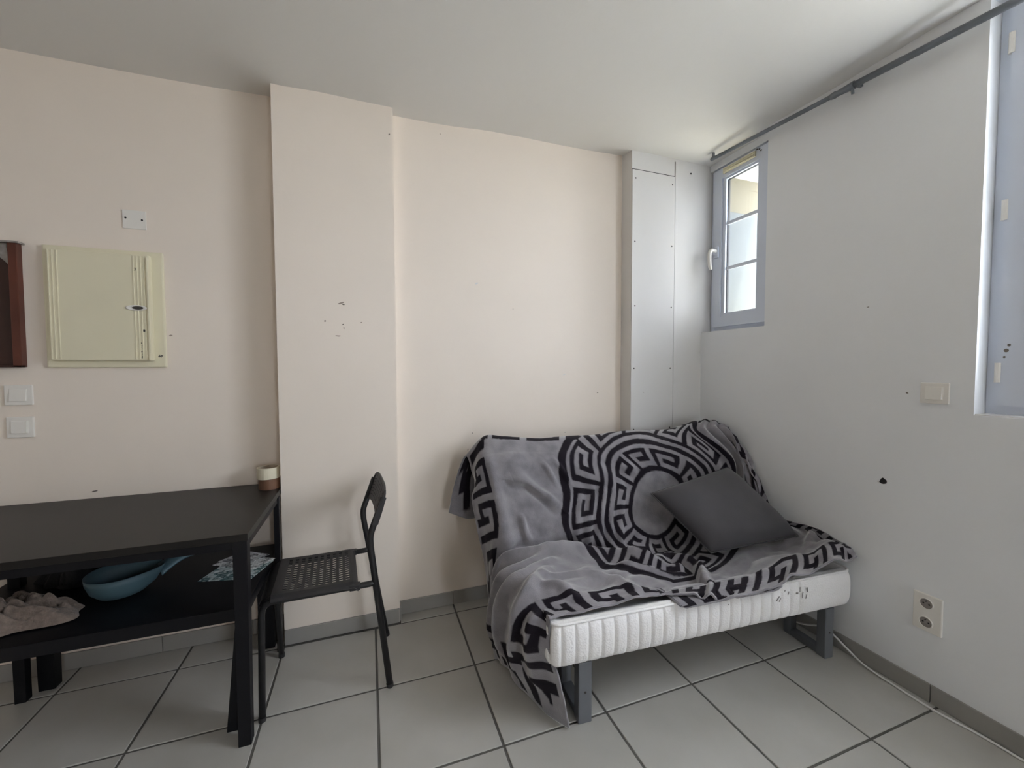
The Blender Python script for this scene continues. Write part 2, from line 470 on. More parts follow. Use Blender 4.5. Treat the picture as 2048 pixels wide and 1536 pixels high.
# ------------------------------------------------------------------ windows
def rect_frame(bm, x0, x1, y0, y1, z0, z1, wy, wz, bevel=0.004):
    """four mitred members of a frame lying in a plane of constant x"""
    o = [(y0, z0), (y1, z0), (y1, z1), (y0, z1)]
    i = [(y0 + wy, z0 + wz), (y1 - wy, z0 + wz), (y1 - wy, z1 - wz), (y0 + wy, z1 - wz)]
    for k in range(4):
        a, b, c, d = o[k], o[(k + 1) % 4], i[(k + 1) % 4], i[k]
        hexa(bm, [(x0, *p) for p in (a, b, c, d)], [(x1, *p) for p in (a, b, c, d)])
    bmesh.ops.recalc_face_normals(bm, faces=bm.faces)

win1 = thing('window_1', (2.08, 1.82, 1.515), 'small tall casement window with two glazing bars in the corner', kind='structure')
bm = bmesh.new(); rect_frame(bm, 2.072, 2.13, 1.612, 2.040, 1.505, 2.502, 0.035, 0.03); obj('window_frame', bm, M['pvc'], win1)
bm = bmesh.new(); rect_frame(bm, 2.052, 2.10, 1.635, 2.012, 1.530, 2.492, 0.062, 0.062)
sash1 = obj('sash', bm, M['pvc'], win1)
bm = bmesh.new(); rect_frame(bm, 2.062, 2.094, 1.690, 1.952, 1.586, 2.445, 0.024, 0.026); obj('glazing_bead', bm, M['pvc'], sash1)
bm = bmesh.new(); rect_frame(bm, 2.076, 2.090, 1.712, 1.930, 1.608, 2.423, 0.006, 0.006); obj('gasket', bm, M['gasket'], sash1)
for z0, z1 in ((1.61, 1.873), (1.893, 2.145), (2.165, 2.42)):
    boxo('pane', (2.0805, 1.714, z0 - 0.008), (2.0845, 1.928, z1 + 0.008), M['glass'], sash1)
for z in (1.883, 2.155):
    boxo('glazing_bar', (2.070, 1.713, z - 0.010), (2.0800, 1.929, z + 0.010), M['pvc'], sash1, 0.003)
handle = thing('window_handle', (2.05, 1.978, 1.97)); handle.parent = win1; handle.location = Vector((2.05, 1.978, 1.97)) - Vector(win1.location)
boxo('handle_plate', (2.040, 1.962, 1.955), (2.0525, 1.994, 2.025), M['pvc'], handle, 0.004)
bm = bmesh.new()
tube(bm, rounded_path([(2.045, 1.978, 1.998), (1.998, 1.978, 2.002), (1.988, 1.978, 1.965), (1.994, 1.978, 1.905), (2.004, 1.978, 1.882)], 0.02, 6), [0.011] * 8 + [0.0115] * 8 + [0.0105] * 5 + [0.009] * 99, 10)
obj('lever', bm, M['white_plastic'], handle, True)
boxo('bounce_sill', (2.131, 1.6075, 1.5012), (XR + T + 0.04, 2.0435, 1.516), M['sill'], win1)  # unseen ledge added to bounce warm sun up to the ceiling
vent = thing('vent', (2.045, 1.82, 2.452)); vent.parent = win1; vent.location = Vector((2.045, 1.82, 2.452)) - Vector(win1.location)
boxo('vent_body', (2.040, 1.72, 2.450), (2.0525, 1.935, 2.482), M['cream_plastic'], vent, 0.002)
for k in range(3):
    boxo('slat', (2.036, 1.725, 2.4525 + k * 0.010), (2.0402, 1.93, 2.4585 + k * 0.010), M['cream_plastic'], vent)
for k, (y, z) in enumerate([(1.715, 2.487), (1.700, 2.483), (1.690, 2.471)]):
    boxo('screw', (2.049, y - 0.004, z - 0.003), (2.0522, y + 0.004, z + 0.003), M['dark'], vent)

win2 = thing('window_2', (2.09, 0.12, 1.109), 'tall white casement window cut by the right edge of the photo', kind='structure')
bm = bmesh.new(); rect_frame(bm, 2.070, 2.14, W2Y0 + 0.001, W2Y1 - 0.001, W2Z0 + 0.001, W2Z1 - 0.001, 0.036, 0.036); obj('window_frame', bm, M['pvc'], win2)
for (y0, y1, hy) in ((0.052, 0.7665, 0.7665), (-0.668, 0.046, -0.668)):
    bm = bmesh.new(); rect_frame(bm, 2.056, 2.12, y0, y1, W2Z0 + 0.034, W2Z1 - 0.034, 0.075, 0.075)
    s = obj('sash', bm, M['pvc'], win2)
    bm = bmesh.new(); rect_frame(bm, 2.064, 2.11, y0 + 0.073, y1 - 0.073, W2Z0 + 0.107, W2Z1 - 0.107, 0.02, 0.02); obj('glazing_bead', bm, M['pvc'], s)
    boxo('pane', (2.088, y0 + 0.08, W2Z0 + 0.115), (2.092, y1 - 0.08, W2Z1 - 0.115), M['glass'], s)
    for z in (1.258, 1.813, 2.367):
        bm = bmesh.new(); tube(bm, [(2.058, hy, z - 0.034), (2.058, hy, z + 0.034)], 0.0085, 12); obj('hinge', bm, M['white_plastic'], win2)
for (y, z, r) in ((0.748, 1.334, 0.006), (0.742, 1.352, 0.0045), (0.752, 1.312, 0.0035)):
    disc('spot', (2.056, y, z), 'x', r, 0.001, M['grey_mark'], win2)
# painted reveal lining of the big opening
boxo('window_sill', (2.003, W2Y0 + 0.001, W2Z0 - 0.0), (2.0695, W2Y1 - 0.001, W2Z0 + 0.004), M['panel'], win2)

fill_door = thing('fill_door_1', (1.29, YR - 0.1, 0.0), 'glazed door added behind the viewer to let in fill light', kind='structure')  # unseen door added as a fill source, brightens the mattress front
for a, b in ((D1[0], D1[1]),):
    bm = bmesh.new()
    box(bm, (a + 0.002, YR - 0.14, 0.0), (b - 0.002, YR - 0.08, 0.09)); box(bm, (a + 0.002, YR - 0.14, D1[2] - 0.09), (b - 0.002, YR - 0.08, D1[2] - 0.002))
    box(bm, (a + 0.002, YR - 0.14, 0.09), (a + 0.11, YR - 0.08, D1[2] - 0.09)); box(bm, (b - 0.11, YR - 0.14, 0.09), (b - 0.002, YR - 0.08, D1[2] - 0.09))
    bmesh.ops.remove_doubles(bm, verts=bm.verts, dist=1e-5)
    lf = obj('fill_door_leaf', bm, M['pvc'], fill_door)
    boxo('pane', (a + 0.108, YR - 0.112, 0.088), (b - 0.108, YR - 0.108, D1[2] - 0.088), M['glass'], lf)

# ------------------------------------------------------------------ outdoors
gr = boxo('ground', (-12, -12, -0.45), (12, 14, -0.40), M['ground'])
tag(gr, 'pale paved ground outside the windows', kind='structure')
oj = struct('wall_outer', [((XR + 0.1305, YD, -0.4), (XR + T, YB + 0.2, 2.285))], M['facade_white_dimmed'], 'outer wall beside the small window, pale render darkened against daylight glare')
box_ = boxo('dimmed_render', (XR + 0.1305, YD, 2.2855), (XR + T, YB + 0.2, 2.79), M['facade_cream_dimmed'], oj); tag(box_, 'upper part in cream darkened against daylight glare')
up = boxo('added_storeys', (XL - 0.2, YR - 0.2, 2.80), (XR + T, 9.0, 7.2), M['facade_white_dimmed']); tag(up, 'unseen storeys added above the room to block part of the sky', kind='structure')  # unseen mass added above the roof to cut down skylight
low = boxo('adjoining_house', (XL - 0.2, YB + 0.21, -0.4), (XR + T, 9.0, 2.79), M['facade_white_dimmed']); tag(low, 'adjoining house behind the back wall', kind='structure')

# ------------------------------------------------------------------ fittings on the back wall
fb = thing('fuse_box', (-1.044, YB, 1.287), 'cream plastic fuse box cover with ribbed door and oval grip', 'fuse box')
bm = bmesh.new(); box(bm, (-1.244, YB - 0.016, 1.287), (-0.844, YB, 1.788), 0.006); obj('back_plate', bm, M['cream_plastic'], fb)
bm = bmesh.new(); box(bm, (-1.218, YB - 0.040, 1.316), (-0.884, YB - 0.014, 1.768), 0.005)
door = obj('door', bm, M['cream_plastic'], fb)
for x in (-1.212, -1.200, -1.186, -0.938, -0.926, -0.914, -0.902):
    boxo('rib', (x - 0.002, YB - 0.0425, 1.322), (x + 0.002, YB - 0.0395, 1.762), M['cream_plastic'], door, 0.0008)
bm = bmesh.new(); box(bm, (-0.892, YB - 0.048, 1.316), (-0.884, YB - 0.036, 1.755), 0.002); obj('door_lip', bm, M['cream_plastic'], door)
bm = bmesh.new()
rings = lathe(bm, [(1.0, 0.0), (1.0, -0.004), (0.82, -0.006), (0.62, -0.0025), (0.0001, -0.002)], (0, 0, 0), 28, 'y')
for v in bm.verts: v.co.x *= 0.037; v.co.z *= 0.012
bmesh.ops.translate(bm, verts=bm.verts, vec=(-0.932, YB - 0.0405, 1.541))
bmesh.ops.recalc_face_normals(bm, faces=bm.faces)
grip = obj('grip', bm, M['white_plastic'], door, True)
bm = bmesh.new(); rings = lathe(bm, [(1.0, 0.0), (1.0, -0.001), (0.0001, -0.0012)], (0, 0, 0), 24, 'y')
for v in bm.verts: v.co.x *= 0.020; v.co.z *= 0.007
bmesh.ops.translate(bm, verts=bm.verts, vec=(-0.926, YB - 0.0432, 1.541)); bmesh.ops.recalc_face_normals(bm, faces=bm.faces)
obj('grip_recess', bm, M['screw'], grip)
def mark(parent, x, z, w, hgt, y, ang=0.0, name='printed_mark', m='screw'):
    bm = bmesh.new(); box(bm, (-w / 2, -0.0003, -hgt / 2), (w / 2, 0, hgt / 2))
    bmesh.ops.rotate(bm, verts=bm.verts, cent=(0, 0, 0), matrix=Matrix.Rotation(ang, 3, 'Y'))
    bmesh.ops.translate(bm, verts=bm.verts, vec=(x, y, z)); return obj(name, bm, M[m], parent)
yd = YB - 0.0402
for dz in (0.004, -0.004): mark(door, -0.9335, 1.705 + dz, 0.013, 0.003, yd, -0.1)
for dx in (-0.004, 0.004): mark(door, -0.9335 + dx, 1.705, 0.002, 0.006, yd)
disc('printed_mark', (-0.9085, yd, 1.445), 'y', 0.0055, 0.0006, M['screw'], door)
zz = 1.392
for k, (hgt, w) in enumerate([(0.006, 0.008), (0.004, 0.003), (0.006, 0.006), (0.003, 0.007), (0.006, 0.004), (0.003, 0.003), (0.006, 0.008), (0.004, 0.006), (0.006, 0.008), (0.005, 0.005), (0.006, 0.008)]):
    mark(door, -0.917 + 0.0005 * (k % 3), zz, w, hgt * 0.62, yd); zz -= 0.0063
for k, (dx, dz) in enumerate(((-0.005, 0.004), (0.0, 0.0), (0.005, -0.004))):
    mark(fb, -0.864 + dx, 1.337 + dz * 0.2, 0.0026, 0.012, YB - 0.0162, 0.6)
mark(fb, -0.864, 1.337, 0.014, 0.0025, YB - 0.0163, -0.3)

jp = thing('junction_cover', (-0.943, YB, 1.886), 'small square white junction box cover with two screws above the fuse box', 'cover plate')
bm = bmesh.new(); box(bm, (-0.984, YB - 0.005, 1.884), (-0.902, YB, 1.963), 0.002); obj('plate', bm, M['white_plastic'], jp)
disc('screw', (-0.973, YB - 0.005, 1.929), 'y', 0.004, 0.001, M['dark'], jp)
disc('screw', (-0.916, YB - 0.005, 1.924), 'y', 0.004, 0.001, M['dark'], jp)

def switch(loc, plane, u0, u1, z0, z1, label, tilt=0.006):
    ax = plane
    t = thing('light_switch', loc, label, 'light switch')
    def B(name, a0, a1, b0, b1, d0, d1, m, par, bev):
        if ax == 'y': return boxo(name, (a0, loc[1] - d1, b0), (a1, loc[1] - d0, b1), m, par, bev)
        return boxo(name, (loc[0] - d1, a0, b0), (loc[0] - d0, a1, b1), m, par, bev)
    B('plate', u0, u1, z0, z1, 0.0, 0.009, M['white_plastic'], t, 0.003)
    w, hh = u1 - u0, z1 - z0
    B('inner_frame', u0 + w * 0.19, u1 - w * 0.19, z0 + hh * 0.19, z1 - hh * 0.19, 0.0085, 0.0105, M['white_plastic'], t, 0.0008)
    a0, a1, b0, b1 = u0 + w * 0.22, u1 - w * 0.22, z0 + hh * 0.22, z1 - hh * 0.22
    bm = bmesh.new()
    lo = [(a0, b0), (a1, b0), (a1, b1), (a0, b1)]
    d = [0.0105, 0.0105, 0.0105, 0.0105]; dt = [0.0165, 0.0165, 0.0165 - tilt, 0.0165 - tilt]
    if ax == 'y': hexa(bm, [(p[0], loc[1] - q, p[1]) for p, q in zip(lo, d)], [(p[0], loc[1] - q, p[1]) for p, q in zip(lo, dt)])
    else: hexa(bm, [(loc[0] - q, p[0], p[1]) for p, q in zip(lo, d)], [(loc[0] - q, p[0], p[1]) for p, q in zip(lo, dt)])
    bmesh.ops.recalc_face_normals(bm, faces=bm.faces)
    obj('rocker', bm, M['white_plastic'], t)
switch((-1.34, YB, 1.135), 'y', -1.383, -1.297, 1.135, 1.217, 'white rocker switch on the back wall, upper of two at left edge', 0.005)
switch((-1.34, YB, 1.003), 'y', -1.381, -1.298, 1.003, 1.088, 'white rocker switch on the back wall, lower of two above the desk', 0.003)
switch((XR, 0.902, 1.141), 'x', 0.861, 0.943, 1.141, 1.219, 'white rocker switch on the right wall beside the large window', 0.004)

so = thing('wall_socket', (XR, 0.897, 0.270), 'white double wall socket low on the right wall', 'socket')
bm = bmesh.new(); box(bm, (XR - 0.011, 0.855, 0.270), (XR, 0.940, 0.412), 0.003); sp = obj('plate', bm, M['white_plastic'], so)
for z in (0.377, 0.305):
    bm = bmesh.new(); rings = lathe(bm, [(0.0215, -0.0105), (0.0215, -0.0135), (0.0185, -0.0135), (0.0185, -0.0112)], (XR, 0.900, z), 24, 'x')
    bmesh.ops.recalc_face_normals(bm, faces=bm.faces); s = obj('socket_ring', bm, M['white_plastic'], so, True)
    bm = bmesh.new(); rings = lathe(bm, [(0.0185, -0.0112), (0.0001, -0.0113)], (XR, 0.900, z), 24, 'x'); bmesh.ops.recalc_face_normals(bm, faces=bm.faces); obj('socket_face', bm, M['film'], s)
    for dy in (-0.0085, 0.0085): disc('pin_hole', (XR - 0.0113, 0.900 + dy, z), 'x', 0.003, 0.0006, M['dark'], s)
    disc('earth_pin', (XR - 0.0113, 0.900, z + 0.010), 'x', 0.0025, 0.006, M['screw'], s)

bp = thing('wall_board', (-1.62, YB, 1.288), 'dark red-brown wooden board at the left edge beside the fuse box', 'board')
bm = bmesh.new(); box(bm, (-1.92, YB - 0.012, 1.289), (-1.325, YB, 1.787)); obj('back_panel', bm, M['dark_wood'], bp)
bm = bmesh.new(); box(bm, (-1.338, YB - 0.030, 1.289), (-1.312, YB, 1.781), 0.002); obj('side_strip', bm, M['red_wood'], bp)
bm = bmesh.new(); box(bm, (-1.92, YB - 0.034, 1.781), (-1.302, YB, 1.788), 0.001); obj('top_strip', bm, M['film'], bp)
bm = bmesh.new(); box(bm, (-1.92, YB - 0.030, 1.2885), (-1.312, YB - 0.012, 1.297), 0.001); obj('bottom_strip', bm, M['dark_wood'], bp)
# torn scrap of film left in the top corner
nn = 14; Pf = np.zeros((nn, nn, 3))
for i in range(nn):
    for j in range(nn):
        u, v = i / (nn - 1), j / (nn - 1)
        Pf[i, j] = (-1.46 + 0.118 * u, YB - 0.020 - 0.006 * math.sin(7 * u + 5 * v), 1.780 - (0.075 * u ** 2 + 0.012) * v)
grid_mesh('film_scrap', Pf - np.array(world_loc(bp)), M['film'], bp)

# ------------------------------------------------------------------ curtain rod under the ceiling
cr = thing('curtain_rod', (1.94, 1.2, 2.40), 'thin dark grey telescopic curtain rod running along the right wall under the ceiling', 'curtain rod')
bm = bmesh.new(); tube(bm, [(1.94, 1.925, 2.5135), (1.94, 1.19, 2.4635)], 0.0098, 14); obj('thin_tube', bm, M['rod'], cr, True)
bm = bmesh.new(); tube(bm, [(1.94, 1.20, 2.4645), (1.94, -0.75, 2.318)], 0.0128, 14); obj('thick_tube', bm, M['rod'], cr, True)
bm = bmesh.new(); tube(bm, [(1.94, 1.262, 2.468), (1.94, 1.245, 2.467), (1.94, 1.235, 2.466), (1.94, 1.185, 2.463), (1.94, 1.17, 2.462)], [0.0125, 0.0145, 0.0118, 0.0155, 0.0165], 14); obj('joint_collar', bm, M['rod'], cr, True)
bm = bmesh.new(); tube(bm, [(1.94, 1.178, 2.448), (1.945, 1.178, 2.430)], 0.006, 8); obj('thumb_screw', bm, M['rod'], cr)
bm = bmesh.new(); box(bm, (1.938, 1.172, 2.470), (2.0, 1.186, 2.480), 0.002); obj('bracket', bm, M['rod'], cr)
bm = bmesh.new(); box(bm, (1.934, 1.905, 2.508), (1.9465, 1.915, 2.548), 0.001); obj('bracket', bm, M['rod'], cr)
bm = bmesh.new(); box(bm, (1.938, -0.70, 2.315), (2.0, -0.685, 2.327), 0.002); obj('bracket', bm, M['rod'], cr)

# white cable along the skirting
cp = [(1.97, 1.50, 0.006), (1.962, 1.36, 0.03), (1.958, 1.245, 0.082), (1.964, 1.20, 0.066), (1.968, 1.15, 0.038), (1.966, 1.08, 0.012), (1.963, 0.977, 0.0052), (1.957, 0.852, 0.0052), (1.972, 0.745, 0.0052), (1.976, 0.651, 0.0052), (1.972, 0.45, 0.0052), (1.97, 0.1, 0.0052)]
def catmull(pts, n=10):
    pts = [Vector(p) for p in pts]; out = []
    for i in range(len(pts) - 1):
        p0, p1, p2, p3 = pts[max(i - 1, 0)], pts[i], pts[i + 1], pts[min(i + 2, len(pts) - 1)]
        for k in range(n):
            t = k / n
            out.append(0.5 * ((2 * p1) + (p2 - p0) * t + (2 * p0 - 5 * p1 + 4 * p2 - p3) * t * t + (3 * p1 - p0 - 3 * p2 + p3) * t ** 3))
    out.append(pts[-1]); return out
bm = bmesh.new(); tube(bm, catmull(cp), 0.0042, 8)
tag(obj('cable', bm, M['cable'], None, True), 'thin white cable trailing along the skirting of the right wall', 'cable')

# ------------------------------------------------------------------ desk
DZ = 0.731
desk = thing('desk', (-0.92, 1.87, 0), 'long black desk against the back wall with rolls of tape on it', 'desk')
bm = bmesh.new(); box(bm, (-1.45, 1.548, DZ - 0.024), (-0.3905, 2.205, DZ), 0.002); obj('desktop', bm, M['desk'], desk)
bm = bmesh.new(); box(bm, (-1.405, 1.556, DZ - 0.052), (-0.437, 1.574, DZ - 0.0242), 0.001); obj('front_apron', bm, M['black_lacquer'], desk)
bm = bmesh.new(); box(bm, (-0.404, 1.5925, DZ - 0.050), (-0.394, 2.0295, DZ - 0.0242), 0.001); obj('side_apron', bm, M['black_lacquer'], desk)
def leg(x0, x1, y0, y1, xb0, xb1, yb0, yb1, z1, par, m='black_lacquer', name='leg'):
    bm = bmesh.new(); hexa(bm, [(xb0, yb0, 0), (xb1, yb0, 0), (xb1, yb1, 0), (xb0, yb1, 0)], [(x0, y0, z1), (x1, y0, z1), (x1, y1, z1), (x0, y1, z1)], 0.0015)
    return obj(name, bm, M[m], par)
leg(-0.436, -0.394, 1.552, 1.592, -0.436, -0.398, 1.552, 1.590, DZ - 0.0242, desk)
leg(-1.448, -1.406, 1.552, 1.592, -1.448, -1.408, 1.552, 1.590, DZ - 0.0242, desk)
leg(-0.4105, -0.3885, 2.030, 2.058, -0.4105, -0.3895, 2.032, 2.056, DZ - 0.0242, desk)
leg(-1.30, -1.262, 2.045, 2.08, -1.298, -1.264, 2.047, 2.078, DZ - 0.0242, desk)

# lower black table pushed under the desk
LZ = 0.45
lt = thing('coffee_table', (-0.86, 1.89, 0), 'low black table pushed under the desk, holding papers and a blue pan', 'table')
bm = bmesh.new(); box(bm, (-1.34, 1.612, LZ - 0.044), (-0.4190, 2.16, LZ), 0.003); obj('table_top', bm, M['black_lacquer'], lt)
leg(-0.453, -0.420, 1.622, 1.672, -0.492, -0.448, 1.632, 1.672, LZ - 0.0442, lt)
leg(-0.495, -0.428, 2.075, 2.14, -0.49, -0.428, 2.075, 2.13, LZ - 0.0442, lt)
leg(-1.33, -1.262, 1.622, 1.685, -1.325, -1.27, 1.625, 1.682, LZ - 0.0442, lt)
leg(-1.262, -1.205, 2.095, 2.14, -1.258, -1.207, 2.097, 2.138, LZ - 0.0442, lt)

# papers on the low table
def sheet(name, corners, z, m, label, th=0.0016, curl=0.0):
    bm = bmesh.new()
    b = [(x, y, z) for x, y in corners]; t = [(x, y, z + th + (curl if k == 2 else 0)) for k, (x, y) in enumerate(corners)]
    hexa(bm, b, t); bmesh.ops.recalc_face_normals(bm, faces=bm.faces)
    return tag(obj(name, bm, M[m]), label, 'leaflet', 'leaflets on the low table')
sheet('leaflet', [(-0.643, 1.869), (-0.452, 1.824), (-0.402, 1.968), (-0.588, 2.027)], LZ + 0.0003, 'print_a', 'teal picture leaflet, nearest and lowest of the papers on the low table')
sheet('leaflet', [(-0.636, 2.004), (-0.466, 1.906), (-0.398, 1.984), (-0.566, 2.080)], LZ + 0.0022, 'print_b', 'pale grey leaflet lying across the teal one under the desk', 0.0012)
sheet('leaflet', [(-0.623, 2.030), (-0.492, 1.966), (-0.428, 2.032), (-0.545, 2.108)], LZ + 0.0036, 'print_c', 'grey printed leaflet at the back of the papers under the desk', 0.0012)

# light blue pan
PC = Vector((-0.872, 1.865, LZ))
pan = thing('frying_pan', PC, 'light blue deep pan with a broad upturned handle under the desk', 'pan')
bm = bmesh.new()
prof = [(0.0001, 0.0005), (0.040, 0.0005), (0.066, 0.010), (0.088, 0.034), (0.099, 0.066), (0.1015, 0.088), (0.0975, 0.089), (0.093, 0.064), (0.081, 0.034), (0.060, 0.015), (0.0001, 0.008)]
lathe(bm, prof, PC, 44)
for v in bm.verts:                                  # lip swells towards the handle
    d = (Vector((v.co.x, v.co.y)) - Vector((PC.x, PC.y))); k = max(0, d.normalized().dot(Vector((0.86, 0.51)))) if d.length > 1e-3 else 0
    q = (v.co.z - LZ) / 0.089
    v.co.x += 0.86 * 0.022 * k ** 3 * q; v.co.y += 0.51 * 0.022 * k ** 3 * q; v.co.z -= 0.012 * k ** 3 * q
bmesh.ops.recalc_face_normals(bm, faces=bm.faces); obj('bowl', bm, M['pan'], pan, True)
n = 18; Pp = np.zeros((n, 9, 3))
for i in range(n):
    t = i / (n - 1)
    c = PC + Vector((0.86, 0.51, 0)) * (0.104 + 0.125 * t) + Vector((0, 0, 0.064 + 0.040 * t + 0.010 * math.sin(t * 3.1)))
    hw = 0.050 - 0.022 * math.sin(min(1, t * 1.4) * math.pi / 2) + 0.008 * t
    if i >= n - 2: hw *= (0.85, 0.55)[i - n + 2]
    for j in range(9):
        a_ = j / 8 * 2 - 1
        Pp[i, j] = c + Vector((-0.51, 0.86, 0)) * (a_ * hw) + Vector((0, 0, -0.020 * a_ * a_))
hd = grid_mesh('handle', Pp - np.array(world_loc(pan)), M['pan'], pan)
s_ = hd.modifiers.new('thick', 'SOLIDIFY'); s_.thickness = 0.012; s_.offset = 0

# crumpled cloths on the low table
def vnoise(x, y, seed=0):
    """smooth value noise on numpy arrays"""
    r = np.random.RandomState(seed); tab = r.rand(64, 64)
    xi = np.floor(x).astype(int); yi = np.floor(y).astype(int); fx = x - xi; fy = y - yi
    fx = fx * fx * fx * (fx * (fx * 6 - 15) + 10); fy = fy * fy * fy * (fy * (fy * 6 - 15) + 10)
    g = lambda a, b: tab[a % 64, b % 64]
    return (g(xi, yi) * (1 - fx) + g(xi + 1, yi) * fx) * (1 - fy) + (g(xi, yi + 1) * (1 - fx) + g(xi + 1, yi + 1) * fx) * fy - 0.5
def heap(name, cx, cy, rx, ry, hgt, m, seed, label, cat, z0=LZ, ang=0.0):
    n, k = 90, 90
    U, V = np.meshgrid(np.linspace(-1, 1, n), np.linspace(-1, 1, k), indexing='ij')
    # square to disc
    X = U * np.sqrt(1 - V * V / 2); Y = V * np.sqrt(1 - U * U / 2)
    rr = np.sqrt(X * X + Y * Y)
    th = np.arctan2(Y, X)
    edge = 1 + 0.16 * np.sin(3 * th + seed) + 0.09 * np.sin(7 * th + 2 * seed)
    f1 = vnoise(X * 2.2 + seed, Y * 4.5 + 3, seed); f2 = vnoise(X * 5 + 9, Y * 10 + seed, seed + 1)
    Z = hgt * (1 - rr ** 2.6) * (0.62 + 1.0 * f1 + 0.5 * np.abs(f2) * 2) + 0.004
    Z = np.maximum(Z, 0.003 * (1 - rr))
    px, py = X * rx * edge, Y * ry * edge
    P = np.stack([cx + px * math.cos(ang) - py * math.sin(ang), cy + px * math.sin(ang) + py * math.cos(ang), z0 + 0.0008 + Z], -1)
    o = grid_mesh(name, P, M[m], None, (cx, cy, z0))
    return tag(o, label, cat)
heap('fleece_cloth', -1.13, 1.765, 0.185, 0.105, 0.075, 'fur', 3, 'crumpled beige fleece cloth on the low table at left', 'cloth', ang=0.1)
heap('black_cloth', -1.085, 2.045, 0.125, 0.068, 0.10, 'black_cloth', 6, 'crumpled black cloth behind the beige fleece under the desk', 'cloth')

# ------------------------------------------------------------------ rolls of tape
def roll(name, c, r, ri, hgt, m, label):
    t = thing(name, c, label, 'tape roll')
    bm = bmesh.new(); lathe(bm, [(ri + 0.003, 0), (r, 0), (r + 0.0003, 0.002), (r + 0.0003, hgt - 0.002), (r, hgt), (ri + 0.003, hgt), (ri + 0.003, 0)], c, 40)
    bmesh.ops.remove_doubles(bm, verts=bm.verts, dist=1e-6); bmesh.ops.recalc_face_normals(bm, faces=bm.faces); obj('tape', bm, M[m], t)
    bm = bmesh.new(); lathe(bm, [(ri, 0), (ri + 0.003, 0), (ri + 0.003, hgt + 0.0006), (ri, hgt + 0.0006), (ri, 0)], c, 36)
    bmesh.ops.remove_doubles(bm, verts=bm.verts, dist=1e-6); bmesh.ops.recalc_face_normals(bm, faces=bm.faces); obj('core', bm, M['cardboard'], t)
roll('tape_roll', (-0.440, 2.118, DZ + 0.0003), 0.0445, 0.036, 0.047, 'brown_tape', 'roll of brown packing tape on the desk corner, lower of two')
roll('tape_roll', (-0.444, 2.116, DZ + 0.0483), 0.0455, 0.037, 0.050, 'masking', 'roll of cream masking tape stacked on the brown roll')

# ------------------------------------------------------------------ chair
ch = thing('chair', (-0.17, 1.82, 0), 'black metal and plastic chair with perforated seat, pulled up to the desk', 'chair')
TR = 0.0125
yn, yf = 1.665, 1.985
def sk(x, y, z):                                  # the frame is a little out of square towards the wall
    return (x - 0.030 * min(1, z / 0.6) * (y - yn) / (yf - yn), y, z)
for y in (yn, yf):
    yl = y - 0.006 if y == yn else y + 0.006
    yo = yl - (0.012 if y == yn else -0.004)
    bm = bmesh.new(); tube(bm, rounded_path([sk(*q) for q in ((0.060, yl, 0.004), (-0.006, y, 0.585), (-0.006, y, 0.625), (0.046, y, 0.770))], 0.05, 6), TR, 12, 0.85); l = obj('rear_leg', bm, M['black_metal'], ch, True)
    bm = bmesh.new(); tube(bm, [(0.0605, yl, 0.0), (0.0585, yl, 0.016)], 0.0138, 12); obj('foot_cap', bm, M['black_plastic'], l)
    bm = bmesh.new(); tube(bm, rounded_path([sk(*q) for q in ((-0.386, yo, 0.004), (-0.383, y, 0.427), (-0.02, y, 0.430), (0.006, y, 0.432))], 0.045, 6), TR * 0.92, 12); l = obj('front_leg', bm, M['black_metal'], ch, True)
    bm = bmesh.new(); tube(bm, [(-0.386, yo, 0.0), (-0.3858, yo, 0.016)], 0.0128, 12); obj('foot_cap', bm, M['black_plastic'], l)
for x in (-0.072, -0.355):
    bm = bmesh.new(); tube(bm, [sk(x, yn, 0.420), sk(x, yf, 0.420)], 0.008, 10); obj('cross_tube', bm, M['black_metal'], ch, True)

def perforated(name, xs, ys, hole, fn, th, m, parent):
    bm = bmesh.new()
    V = [[bm.verts.new(fn(x, y)) for y in ys] for x in xs]
    for i in range(len(xs) - 1):
        for j in range(len(ys) - 1):
            if not hole(i, j):
                bm.faces.new((V[i][j], V[i + 1][j], V[i + 1][j + 1], V[i][j + 1]))
    for v in [v for v in bm.verts if not v.link_faces]: bm.verts.remove(v)
    o = obj(name, bm, M[m], parent)
    s = o.modifiers.new('thick', 'SOLIDIFY'); s.thickness = th; s.offset = 0
    return o
# seat: x along depth, y across; slots in a regular field
xs = [0.0, 0.006, 0.02, 0.045, 0.068]; hx = []
x = 0.068
for k in range(10):
    x += 0.0115; xs.append(x); x += 0.0140; xs.append(x)
holes_i = set(range(5, 5 + 20, 2))
xs += [x + 0.012, x + 0.022, x + 0.030]
ys = [0.0, 0.006, 0.018, 0.033]
y = 0.033
hj = set()
for k in range(14):
    y += 0.0070; ys.append(y); hj.add(len(ys) - 1); y += 0.0115; ys.append(y)
ys += [y + 0.0085, y + 0.020, y + 0.032, y + 0.038]
LXs, LYs = xs[-1], ys[-1]
sx0, sy0, sy1 = -0.396, 1.652, 1.996
def seat_fn(x, y):
    u, v = x / LXs, y / LYs
    X = sx0 + x * (0.342 / LXs); Y = sy0 + y * ((sy1 - sy0) / LYs)
    z = 0.448 - 0.012 * math.sin(math.pi * v) * math.sin(math.pi * min(1, u * 1.1))
    z -= 0.045 * max(0, 1 - u / 0.15) ** 2
    z -= 0.018 * (max(0, 1 - v / 0.06) ** 2 + max(0, (v - 0.94) / 0.06) ** 2)
    z -= 0.014 * max(0, (u - 0.95) / 0.05) ** 2
    # rounded plan corners
    cu = max(0, 0.12 - u) / 0.12; cv = max(0, 0.12 - v, v - 0.88) / 0.12
    if cu > 0 and cv > 0:
        q = cu * cv
        X += 0.022 * q; Y += (0.016 if v < 0.5 else -0.016) * q
    return sk(X, Y, z)
